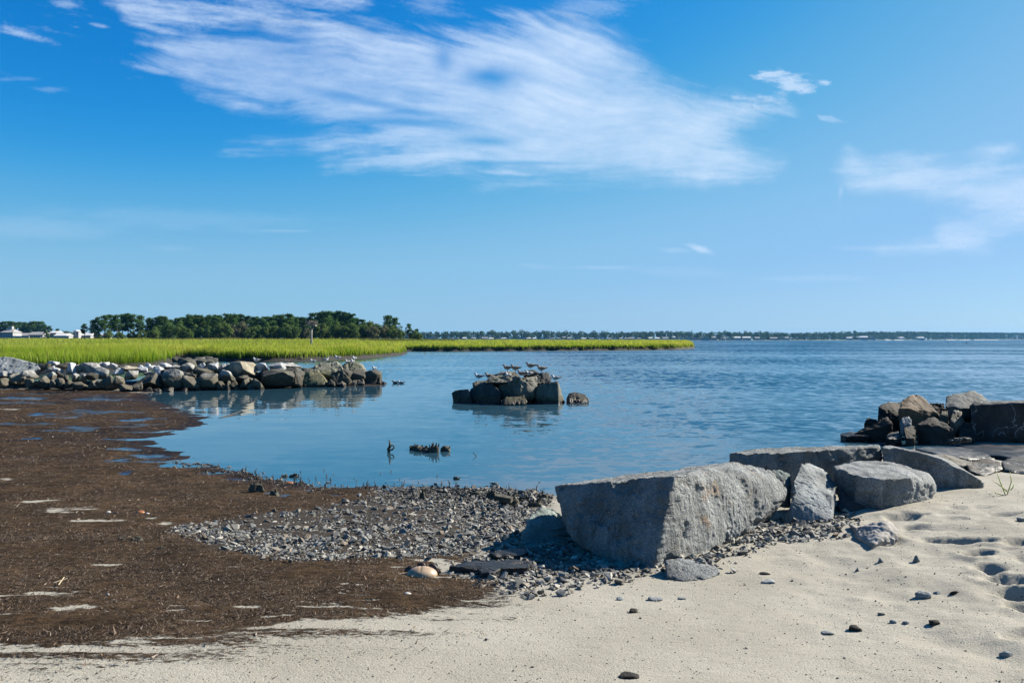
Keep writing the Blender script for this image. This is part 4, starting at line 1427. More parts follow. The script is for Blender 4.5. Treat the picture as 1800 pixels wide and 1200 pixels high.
    pile = [
        ([(1577, 722, 17.4), (1583, 703, 17.8), (1606, 690, 18.1), (1616, 692, 18.1), (1627, 700, 18.0), (1632, 708, 17.9), (1649, 724, 17.7), (1656, 735, 17.7), (1600, 738, 17.5), (1580, 736, 17.8), (1585, 716, 17.4)], M_BROWN, 'brown pointed rock on top of the dark pile by the water'),
        ([(1541, 738, 17.8), (1544, 715, 18.0), (1558, 706, 18.2), (1584, 704, 18.4), (1590, 735, 17.8)], M_PILE, 'dark rock at the upper left of the pile by the water'),
        ([(1499, 762, 17.2), (1520, 748, 17.3), (1560, 730, 17.3), (1571, 743, 17.0), (1570, 765, 17.0), (1530, 767, 17.2)], M_PILE, 'dark wedge-shaped rock at the left end of the pile'),
        ([(1519, 744, 17.9), (1524, 735, 18.0), (1541, 735, 18.0), (1545, 745, 17.8)], M_PILE, 'small dark rock peeking over the left wedge of the pile'),
        ([(1475, 762, 17.4), (1490, 758, 17.7), (1530, 761, 17.5), (1530, 766, 17.0), (1484, 765, 17.1)], M_WETROCK, 'low flat rock awash at the left tip of the pile'),
        ([(1582, 742, 16.9), (1586, 732, 17.0), (1597, 730, 17.0), (1603, 736, 16.9), (1602, 745, 16.8), (1588, 747, 16.8)], M_SLATE, 'small round blue-grey rock in the middle of the pile'),
        ([(1588, 750, 16.7), (1600, 746, 16.9), (1612, 748, 16.8), (1611, 770, 16.4), (1592, 770, 16.4)], M_PILE, 'small dark upright rock at the foot of the pile'),
        ([(1556, 766, 16.8), (1564, 758, 17.0), (1580, 756, 17.0), (1587, 764, 16.8), (1584, 771, 16.5), (1560, 771, 16.5)], M_WETROCK, 'low rounded wet rock at the front of the pile'),
        ([(1610, 745, 16.8), (1632, 733, 17.0), (1641, 732, 17.0), (1674, 751, 16.7), (1682, 776, 16.7), (1640, 778, 16.6), (1616, 772, 17.0)], M_PILE, 'big dark wedge with a sunlit right edge at the front of the pile'),
        ([(1651, 728, 17.6), (1656, 721, 17.7), (1667, 722, 17.7), (1668, 731, 17.5)], M_JETTY, 'small pale rock right of the brown pointed rock'),
        ([(1669, 735, 17.2), (1676, 720, 17.4), (1690, 722, 17.4), (1697, 742, 17.2), (1680, 748, 17.0)], M_JETTY, 'pale-edged rock between the wedge and the dark block'),
        ([(1628, 724, 18.6), (1634, 707, 18.8), (1660, 708, 18.8), (1665, 725, 18.6)], M_PILE, 'dark rock behind the brown pointed one'),
        ([(1660, 713, 18.0), (1663, 696, 18.4), (1690, 694, 18.5), (1704, 686, 18.6), (1716, 687, 18.6), (1742, 704, 18.4), (1735, 716, 18.0), (1690, 717, 17.8)], M_PEAK, 'grey peaked rock on top of the pile beside the dark block'),
        ([(1662, 740, 18.2), (1664, 714, 18.4), (1712, 712, 18.4), (1712, 740, 18.0)], M_PILE, 'dark rock under the grey peaked one'),
        ([(1682, 770, 16.7), (1690, 740, 17.2), (1713, 738, 17.2), (1714, 772, 16.7)], M_PILE, 'dark upright rock against the left side of the dark block')]
    for k, (pts, mat, lab) in enumerate(pile):
        zb = at(*max(pts, key=lambda q: q[1]))[2] - 0.25
        hero('boulder', pts, min(zb, 0.4), mat, lab, 5, 90, 0.018, 4, 321 + 3 * k, 0.05)
    hero('boulder', [(1546, 770, 18.3), (1550, 722, 18.5), (1600, 714, 18.6), (1700, 716, 18.6), (1710, 770, 18.2)], -0.2, M_PILE, 'dark inner rock filling the gaps of the pile by the water', 5, 60, 0.02, 4, 399, 0.03)
    rs = np.random.RandomState(7)
    for k in range(9):
        g = at(1673 + k * 3.6 + rs.uniform(-1, 1), 775 + rs.uniform(-3, 2), 16.0)
        V, Fc = random_rock(3, 400 + k)
        V = V * np.array([0.06, 0.06, 0.045]) * rs.uniform(0.7, 1.3) + np.array([g[0], g[1], max(0.03, g[2])])
        rock_obj('stone', V, Fc, M_JETTY_W, 'small white stone at the waterline left of the dark block', 'stone', 'white stones at the foot of the dark block')


def random_rock(sub, seed, boxy=0.5, p=22):
    """a broken stone of about unit half size"""
    rs = np.random.RandomState(seed)
    n = rs.randint(9, 14)
    P = rs.normal(size=(n, 3))
    P /= np.abs(P).max(1)[:, None] * boxy + np.linalg.norm(P, axis=1)[:, None] * (1 - boxy)
    P = np.vstack([P, [[0, 0, -0.95], [0.8, 0.1, -0.9], [-0.8, -0.1, -0.9]]])
    V, Fc = soft_hull(P, sub, p)
    lo, hi = V.min(0), V.max(0)
    return (V - (lo + hi) / 2) / ((hi - lo) / 2), Fc


hero_rocks()

# (left, top, right, bottom, course: 0 front low .. 2 top back, stone, label or None)
JROCKS = [
    (69, 638, 89, 652, 1.5, 'N', 'dark-faced rock touching the right edge of the huge slab'),
    (75, 643, 97, 655, 1.2, 'W', 'white rock just right of the huge slab'), (83, 634, 104, 645, 1.9, 'W', 'white angular rock on the crest near the huge slab'),
    (95, 636, 123, 648, 1.7, 'N', 'dark rock with pale top on the crest near the left'), (115, 637, 136, 659, 1.3, 'W', 'tall pale leaning rock on the crest, left part of the jetty'),
    (94, 646, 108, 656, 1.1, 'W', None), (133, 640, 143, 657, 1.4, 'B', 'narrow brown rock between two pale crest rocks'), (140, 637, 182, 656, 1.6, 'J', 'broad pale grey rock on the crest, left part of the jetty'),
    (165, 645, 193, 666, 1.0, 'J', 'layered grey rock below the broad crest rock'), (-6, 652, 20, 664, 0.9, 'J', None), (17, 656, 36, 675, 0.5, 'B', 'rounded beige rock standing on the sand at the left'),
    (33, 651, 66, 666, 0.8, 'J', 'flat pale rock below the huge slab'), (76, 653, 100, 670, 0.6, 'J', 'square grey rock in the lower course at the left'), (98, 651, 112, 666, 0.8, 'N', None),
    (36, 661, 46, 671, 0.3, 'J', None), (45, 665, 63, 676, 0.1, 'J', None), (63, 661, 87, 678, 0.1, 'J', 'pyramid-shaped grey rock on the sand at the left'), (85, 667, 101, 678, 0.0, 'J', None),
    (99, 664, 114, 679, 0.1, 'J', None), (111, 668, 127, 679, 0.0, 'J', None), (126, 656, 140, 672, 0.4, 'J', None), (139, 656, 153, 672, 0.4, 'J', None), (127, 671, 151, 681, 0.0, 'J', None),
    (152, 667, 176, 681, 0.0, 'J', 'egg-shaped grey rock at the foot of the jetty on the sand'), (-4, 664, 13, 675, 0.1, 'J', None), (111, 659, 120, 670, 0.5, 'N', None), (150, 655, 171, 669, 0.5, 'N', None),
    (170, 636, 183, 648, 1.7, 'W', None), (180, 636, 195, 647, 1.7, 'W', None), (193, 638, 207, 649, 1.6, 'W', None), (197, 646, 218, 659, 1.1, 'W', 'white wedge rock below the crest left of the beige rock'),
    (209, 641, 244, 653, 1.4, 'B', 'long beige rock lying on the crest'), (240, 641, 252, 651, 1.6, 'W', None), (242, 645, 260, 656, 1.2, 'W', None), (253, 638, 266, 649, 1.7, 'W', None),
    (263, 642, 275, 650, 1.6, 'W', None), (269, 638, 284, 651, 1.8, 'W', None), (271, 643, 289, 664, 1.1, 'W', 'white rock with a blue shaded side above the big dark rock'), (282, 638, 303, 649, 1.7, 'W', None),
    (300, 641, 322, 654, 1.5, 'J', None), (314, 637, 340, 653, 1.6, 'J', None), (216, 650, 241, 669, 0.8, 'J', 'mottled grey rock left of the big dark rock'), (238, 654, 283, 684, 0.4, 'D', 'big dark overhanging rock with a sunlit nose at the water end of the beach'),
    (177, 660, 205, 683, 0.2, 'J', 'sloping grey rock at the foot of the jetty beside the mud'), (202, 660, 218, 678, 0.2, 'J', None), (168, 667, 187, 682, 0.0, 'J', None), (210, 675, 235, 685, -.1, 'J', None),
    (234, 672, 251, 684, -.2, 'J', None), (288, 648, 322, 685, 0.5, 'J', 'tall sunlit grey rock right of the big dark rock'), (286, 648, 312, 667, 1.0, 'N', None), (322, 659, 353, 694, 0.3, 'J', 'rounded pale rock standing in the water left of the squarish one'),
    (316, 654, 346, 666, 0.9, 'D', None), (254, 652, 273, 661, 1.2, 'J', None), (250, 680, 271, 692, -.3, 'D', None), (264, 682, 284, 691, -.2, 'D', None), (288, 681, 310, 692, -.1, 'D', None), (308, 682, 328, 692, -.1, 'D', None),
    (365, 637, 386, 653, 1.5, 'W', 'round white rock on the crest left of the square boulder'), (385, 639, 398, 652, 1.4, 'J', None), (346, 638, 361, 651, 1.6, 'W', None), (338, 645, 373, 659, 1.1, 'D', None), (396, 639, 409, 652, 1.4, 'B', None),
    (403, 635, 448, 665, 1.1, 'B', 'big square beige boulder with a dark lower half on the crest'), (444, 637, 471, 652, 1.4, 'W', 'white rock with a gull behind it, right of the square boulder'),
    (473, 637, 502, 651, 1.4, 'W', 'whitish rock on the crest above the long dark slab'), (492, 637, 530, 649, 1.7, 'J', 'flat grey rock on the crest behind the long dark slab'), (381, 651, 414, 670, 0.7, 'J', 'oblong mottled rock below the square boulder'),
    (350, 656, 381, 687, 0.3, 'J', 'big rounded pale rock at the waterline left of the oblong rock'), (338, 658, 357, 690, 0.4, 'D', None), (460, 649, 517, 681, 0.5, 'D', 'long dark layered slab at the waterline'),
    (492, 645, 534, 662, 1.2, 'D', None), (410, 658, 434, 668, 0.8, 'D', None), (422, 663, 438, 684, 0.1, 'J', None), (435, 664, 445, 672, 0.2, 'J', None), (436, 671, 449, 686, 0.0, 'J', None), (443, 665, 463, 686, 0.0, 'J', None),
    (512, 653, 531, 684, 0.5, 'D', 'dark rock in the gap between the long slab and the greenish block'), (379, 670, 398, 688, 0.1, 'D', None), (396, 669, 406, 687, 0.0, 'J', None), (403, 668, 420, 688, 0.1, 'D', None)]
JEND = [  # outlines for the big rocks
    ([(-30, 628, 0.6), (-4, 626, 0.6), (15, 626.5, 0.6), (32, 632, 0.5), (67, 637.5, 0.3), (71, 648, 0.1), (52, 655, -.2), (20, 657, -.4), (-30, 652, -.3)], 'S', 'huge smooth blue-grey slab sloping down at the left end of the jetty'),
    ([(521, 661, -.3), (536, 650, 0.0), (557, 650, 0.1), (566, 658, 0.0), (579, 676, -.3), (536, 680, -.5), (524, 668, -.4)], 'G', 'greenish slanting block with a white streak near the end of the jetty'),
    ([(531, 652, 0.5), (552, 641, 0.6), (570, 634.5, 0.9), (590, 633.5, 1.0), (600, 640, 0.8), (604, 648, 0.5), (588, 664, 0.2), (566, 656, 0.1), (545, 652, 0.3)], 'G', 'big dome-shaped boulder whitened by gulls on the jetty crest'),
    ([(577, 672, -.4), (594, 649, 0.0), (600, 648, 0.0), (617, 668, -.3), (612, 676, -.4), (584, 678, -.5)], 'D', 'dark triangular rock leaning below the dome-shaped boulder'),
    ([(596, 647, 0.6), (602, 640, 0.9), (620, 634.5, 1.1), (634, 637, 1.1), (641, 650, 0.9), (638, 660, 0.6), (626, 664, 0.4), (605, 668, 0.3)], 'G', 'rounded boulder with a black shaded hollow right of the dome-shaped one'),
    ([(630, 662, 0.2), (640, 652, 0.4), (660, 651.5, 0.6), (668, 655, 0.5), (669, 672, 0.1), (650, 676, 0.0), (632, 674, 0.0)], 'D', 'last rock at the water end of the jetty, lit on its right'),
    ([(612, 671, -.4), (622, 666, -.2), (638, 666, -.2), (641, 676, -.4), (616, 678, -.5)], 'J', 'low grey rock at the waterline near the jetty end'),
    ([(574, 674, -.6), (580, 667, -.5), (588, 671, -.5), (588, 678, -.7)], 'D', 'small dark rock below the greenish block'),
    ([(591, 674, -.8), (600, 668, -.7), (607, 673, -.7), (604, 678, -.9)], 'J', 'small rock at the foot of the triangular rock'),
    ([(660, 672, 0.4), (668, 668, 0.5), (677, 670, 0.6), (676, 674, 0.3), (664, 675, 0.3)], 'D', 'tiny low rock awash beyond the end of the jetty')]
JM = {'S': M_SLATE, 'N': M_JETTY_D, 'W': M_JETTY_W, 'J': M_JETTY, 'B': M_JETTY_B, 'D': M_JETTY_D, 'G': M_JETTY_G}


def jetty_y(x):
    return np.interp(x, [p[0] for p in JETTY], [p[1] for p in JETTY])


def px_jetty(px):
    Y = 35.0
    for _ in range(8):
        Y = float(jetty_y((px - 900) / F * Y))
    return Y


def build_jetty():
    rs = np.random.RandomState(31)
    for i, (x0, y0, x1, y1, crs, k, lab) in enumerate(JROCKS):
        cx = (x0 + x1) / 2
        Y = px_jetty(cx) - 1.15 + 0.95 * crs
        a, b = at(x0, y0, Y), at(x1, y1, Y)
        w, h = b[0] - a[0], a[2] - b[2]
        if crs < 0.3: h += 0.12
        z0 = a[2] - h
        V, Fc = random_rock(5 if w > 0.8 else 4, 500 + i, 0.45 if w > 0.6 else 0.35, 90)
        V[:, 2] = V[:, 2] + 0.25 * V[:, 0] * rs.uniform(-1, 1)
        V = (V - (V.min(0) + V.max(0)) / 2) / ((V.max(0) - V.min(0)) / 2)
        dep = min(max(w * 0.95, h * 0.9), w * 1.3, 1.2)
        V = V * np.array([w / 2 * 1.06, dep / 2, h / 2 * 1.05]) + np.array([(a[0] + b[0]) / 2, Y, z0 + h / 2])
        V = roughen(V, Fc, 0.03 * min(1.0, w * 1.4), 3.0 / max(0.4, w), 600 + i, 0.10 * min(0.8, w))
        if lab is None:
            zone = 'beach end' if cx < 240 else 'water end'
            lv = 'crest' if crs > 1.3 else ('middle' if crs > 0.55 else 'foot')
            tone = {'W': 'white', 'J': 'grey', 'B': 'beige', 'D': 'dark', 'N': 'dark'}[k]
            lab = 'small %s rock %s of the jetty, at its %s' % (tone, {'crest': 'on the crest', 'middle': 'in the middle', 'foot': 'at the foot'}[lv], 'beach end' if cx < 240 else 'watery part')
            grp = 'small %s jetty rocks, %s, %s' % (tone, lv, zone)
        else:
            grp = None
        rock_obj('jetty_rock', V, Fc, JM[k], lab, 'rock', grp)
    for i, (pts, k, lab) in enumerate(JEND):
        Y0 = px_jetty(np.mean([p[0] for p in pts]))
        P = [at(px, py, Y0 + dy) for px, py, dy in pts]
        c = np.mean(P, 0)
        zb = min(p[2] for p in P) - 0.05
        if zb < 0.3: zb = -0.2
        P += [np.array([c[0] + (q[0] - c[0]) * 0.85, c[1] + (q[1] - c[1]) + 0.25, zb]) for q in P] + [np.array([p[0] * 0.9 + c[0] * 0.1, p[1] + 0.9, p[2] - 0.15]) for p in P]
        V, Fc = soft_hull(P, 6, 80)
        V = weather(P, V, Fc, 6, 700 + i, 0.06, 0.015, 1.4)
        V = roughen(V, Fc, 0.03, 1.8, 700 + i, 0.06)
        rock_obj('jetty_rock', V, Fc, JM[k], lab, 'rock')
    # dark inner stones that close the gaps
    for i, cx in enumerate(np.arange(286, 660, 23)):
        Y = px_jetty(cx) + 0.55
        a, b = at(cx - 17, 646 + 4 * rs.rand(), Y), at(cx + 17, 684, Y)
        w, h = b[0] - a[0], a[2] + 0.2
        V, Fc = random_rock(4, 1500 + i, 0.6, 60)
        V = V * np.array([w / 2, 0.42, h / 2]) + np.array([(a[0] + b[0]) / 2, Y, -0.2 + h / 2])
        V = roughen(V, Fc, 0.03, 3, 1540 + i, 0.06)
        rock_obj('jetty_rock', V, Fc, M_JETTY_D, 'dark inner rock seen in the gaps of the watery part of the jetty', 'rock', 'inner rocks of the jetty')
    # loose dark heap on the marsh edge beyond
    for i in range(16):
        px, py = 306 + 70 * rs.rand(), 631 + 8 * rs.rand()
        Y = 62 - (py - 631) * 1.6
        g = at(px, py, Y)
        s = rs.uniform(0.25, 0.5)
        V, Fc = random_rock(3, 760 + i)
        V = V * np.array([s, s, s * 0.55]) + np.array([g[0], Y, max(0.1, g[2])])
        rock_obj('rubble_rock', V, Fc, M_JETTY_D, 'dark rubble rock in the heap between jetty and marsh grass', 'rock', 'rubble heap at the marsh edge')
    # mound that carries the heap
    mb = MB()
    V, Fc = ico(4)
    g = at(340, 642, 58)
    V = V * np.array([2.4, 1.6, 0.55]) + np.array([g[0], 58.5, 0.0])
    V = roughen(V, Fc, 0.12, 1.2, 790)
    o = obj('mud_bank', mesh_np('mud_bank', V, Fc), simple_mat('bank_mud', (0.05, 0.042, 0.03), 0.85, 0.4, 2, bump=0.4))
    tag(o, 'low dark mud bank under the rubble heap', 'bank', kind='structure')


build_jetty()

ISLE_Y = 27.6
ISLE = [
    ([(794, 690, 0.5), (802, 685, 0.5), (824, 684, 0.1), (830, 704, -.1), (800, 708, 0.35)], 'D', 'low dark rock at the left end of the islet'),
    ([(816, 704, 0.3), (826, 684, 0.4), (838, 676, 0.4), (868, 674, -.2), (882, 690, -.6), (878, 707, -.6), (840, 710, 0.1)], 'D', 'large dark sloping rock in shade at the left of the islet'),
    ([(829, 673, 0.4), (836, 669, 0.6), (860, 668, 0.6), (858, 674, 0.3), (835, 678, 0.2)], 'I', 'small ledge rock at the upper left of the islet under a gull'),
    ([(850, 672, 0.0), (862, 660, 0.5), (880, 653, 0.9), (904, 652, 1.0), (914, 660, 0.5), (916, 664, 0.1), (905, 670, -.1), (880, 672, -.2)], 'I', 'pale sloping top slab of the islet, streaked by gulls'),
    ([(870, 678, 0.2), (906, 664, -.45), (915, 661, -.45), (944, 661, 0.1), (947, 678, -.1), (940, 688, -.3), (924, 689, -.5), (912, 688, -.55), (885, 694, 0.1), (872, 692, 0.2)], 'I', 'central rock of the islet with a jagged sunlit face'),
    ([(878, 704, -.9), (888, 696, -.8), (922, 693, -.7), (927, 706, -.9), (920, 712, -1.0), (886, 710, -1.1)], 'I', 'low oblong rock at the front of the islet'),
    ([(938, 708, -.2), (944, 678, -.2), (980, 668, -.35), (984, 669, -.3), (990, 690, -.1), (995, 708, 0.0), (982, 712, -.55), (945, 712, -.4)], 'I', 'tall upright olive-grey block at the right of the islet'),
    ([(920, 660, 0.6), (926, 652, 0.9), (936, 650, 1.0), (948, 655, 0.9), (946, 661, 0.5)], 'D', 'dark rock on the islet crest under the standing gulls'),
    ([(944, 664, 0.4), (948, 656, 0.7), (964, 655, 0.8), (971, 662, 0.6), (968, 672, 0.2), (946, 674, 0.0)], 'D', 'dark grey rock on the islet crest, right of the gulls'),
    ([(995, 700, -.1), (1000, 690, 0.1), (1012, 688, 0.2), (1028, 692, 0.2), (1037, 702, 0.0), (1030, 709, -.3), (1000, 708, -.4)], 'D', 'separate dark rounded rock standing alone right of the islet'),
    ([(846, 702, 0.35), (856, 672, 0.6), (905, 664, 0.7), (950, 668, 0.7), (950, 702, 0.35)], 'D', 'dark rock in the black hollow of the islet')]


def build_islet():
    for i, (pts, k, lab) in enumerate(ISLE):
        P = [at(px, py, ISLE_Y + dy) for px, py, dy in pts]
        c = np.mean(P, 0)
        zb = min(p[2] for p in P) - 0.06
        if zb < 0.25: zb = -0.25
        P += [np.array([c[0] + (q[0] - c[0]) * 0.85, c[1] + (q[1] - c[1]) + 0.15, zb]) for q in P] + [np.array([p[0] * 0.85 + c[0] * 0.15, p[1] + 0.75, p[2] - 0.12]) for p in P]
        V, Fc = soft_hull(P, 6, 110)
        V = weather(P, V, Fc, 6, 800 + i, 0.06, 0.018, 1.8)
        V = roughen(V, Fc, 0.018, 2.6, 800 + i, 0.06)
        V = roughen(V, Fc, 0.006, 16, 830 + i, 0, 3)
        rock_obj('islet_rock', V, Fc, M_ISLE if k == 'I' else M_ISLE_D, lab, 'rock')


build_islet()


# ------------------------------------------------------------------ pebbles, stones and litter
def ground_zs(X, Y):
    return terrain(X, Y)[0]


def low_rock(seed):
    """a 20 to 30 face pebble"""
    rs = np.random.RandomState(seed)
    P = rs.normal(size=(11, 3))
    P /= np.linalg.norm(P, axis=1)[:, None]
    P *= np.array([1.0, 0.72, 0.42]) * rs.uniform(0.8, 1.2, (11, 1))
    bm = bmesh.new()
    for p in P: bm.verts.new(p)
    r = bmesh.ops.convex_hull(bm, input=bm.verts)
    bmesh.ops.delete(bm, geom=[v for v in bm.verts if not v.link_faces], context='VERTS')
    bmesh.ops.triangulate(bm, faces=bm.faces)
    bm.verts.ensure_lookup_table()
    bm.normal_update()
    bm.verts.index_update()
    V = np.array([v.co[:] for v in bm.verts])
    Fc = np.array([[v.index for v in f.verts] for f in bm.faces])
    bm.free()
    return V, Fc


PEB = [low_rock(900 + i) for i in range(14)]


def pebble_material():
    m, t, b = material('pebble_stone')
    c = t.add('ShaderNodeAttribute', attribute_name='Col').outputs['Color']
    pos = t.add('ShaderNodeNewGeometry').outputs['Position']
    n = t.noise(pos, 70, 3, 0.6)
    t.put(b.inputs['Base Color'], t.mul(c, t.mix(n, (0.7, 0.7, 0.7), (1.2, 1.2, 1.2))))
    b.inputs['Roughness'].default_value = 0.75
    t.put(b.inputs['Normal'], t.bump(n, 0.5, 0.006))
    return m


M_PEB = pebble_material()
PCOL = 0.78 * np.array([[0.17, 0.175, 0.165], [0.24, 0.24, 0.22], [0.10, 0.10, 0.095], [0.29, 0.275, 0.24], [0.065, 0.065, 0.065], [0.20, 0.18, 0.145], [0.40, 0.37, 0.31], [0.14, 0.145, 0.145], [0.16, 0.125, 0.09], [0.08, 0.085, 0.075], [0.12, 0.115, 0.10], [0.19, 0.19, 0.175]])


def rot_mats(n, rs, tilt=0.5):
    a = rs.rand(n) * 6.283
    b = rs.normal(size=n) * tilt
    c = rs.normal(size=n) * tilt
    ca, sa, cb, sb, cc, sc_ = np.cos(a), np.sin(a), np.cos(b), np.sin(b), np.cos(c), np.sin(c)
    Rz = np.zeros((n, 3, 3)); Rz[:, 0, 0] = ca; Rz[:, 0, 1] = -sa; Rz[:, 1, 0] = sa; Rz[:, 1, 1] = ca; Rz[:, 2, 2] = 1
    Rx = np.zeros((n, 3, 3)); Rx[:, 0, 0] = 1; Rx[:, 1, 1] = cb; Rx[:, 1, 2] = -sb; Rx[:, 2, 1] = sb; Rx[:, 2, 2] = cb
    Ry = np.zeros((n, 3, 3)); Ry[:, 1, 1] = 1; Ry[:, 0, 0] = cc; Ry[:, 0, 2] = sc_; Ry[:, 2, 0] = -sc_; Ry[:, 2, 2] = cc
    return Rz @ Rx @ Ry


def scatter_poly(poly, n, rs, edge=0.15, seed=0):
    P = np.array(poly)
    lo, hi = P.min(0) - edge, P.max(0) + edge
    out = np.zeros((0, 2))
    while len(out) < n:
        q = lo + (hi - lo) * rs.rand(n * 3, 2)
        d = sdist(q[:, 0], q[:, 1], poly) + 0.16 * n2(q[:, 0], q[:, 1], 2.0, 3, seed)
        out = np.vstack([out, q[rs.rand(len(q)) < sstep(d, -edge, edge * 0.6)]])
    return out[:n]


def gravel_stuff(name, XY, S, rs, label, lift=0.34, dark=1.0, tilt=0.4):
    Z = ground_zs(XY[:, 0], XY[:, 1])
    n = len(XY)
    Rm = rot_mats(n, rs, tilt)
    kind = rs.randint(0, len(PEB), n)
    cols = PCOL[rs.randint(0, len(PCOL), n)] * rs.uniform(0.75, 1.25, (n, 1)) * (dark if np.ndim(dark) == 0 else dark[:, None])
    Vs, Fs, Cs, nb = [], [], [], 0
    for k, (pv, pf) in enumerate(PEB):
        idx = np.nonzero(kind == k)[0]
        if len(idx) == 0: continue
        v = np.einsum('nij,vj->nvi', Rm[idx], pv) * S[idx][:, None, None]
        v = v + np.stack([XY[idx, 0], XY[idx, 1], Z[idx] + S[idx] * lift * rs.uniform(0.2, 1.6, len(idx))], 1)[:, None, :]
        f = pf[None] + (np.arange(len(idx)) * len(pv))[:, None, None] + nb
        Vs.append(v.reshape(-1, 3)); Fs.append(f.reshape(-1, 3)); Cs.append(np.repeat(cols[idx], len(pv), 0))
        nb += len(idx) * len(pv)
    o = obj(name, mesh_np(name, np.concatenate(Vs), np.concatenate(Fs), False, {'Col': np.concatenate(Cs)}), M_PEB)
    tag(o, label, 'gravel', kind='stuff')


_peb_me = {}


def single_stones(name, spots, rs, label, group, cat='stone', lift=0.3, dark=1.0):
    """spots: x, y, size"""
    for x, y, s in spots:
        k, c = rs.randint(0, len(PEB)), rs.randint(0, len(PCOL))
        if (k, c, dark) not in _peb_me:
            pv, pf = PEB[k]
            _peb_me[(k, c, dark)] = mesh_np('stone', pv, pf, False, {'Col': np.repeat(PCOL[c][None] * dark, len(pv), 0)})
        o = obj(name, _peb_me[(k, c, dark)], M_PEB)
        o.location = (x, y, zt(x, y) + s * lift)
        o.scale = (s, s, s * rs.uniform(0.8, 1.3))
        o.rotation_euler = (rs.normal() * 0.3, rs.normal() * 0.3, rs.uniform(0, 6.28))
        tag(o, label, cat, group)


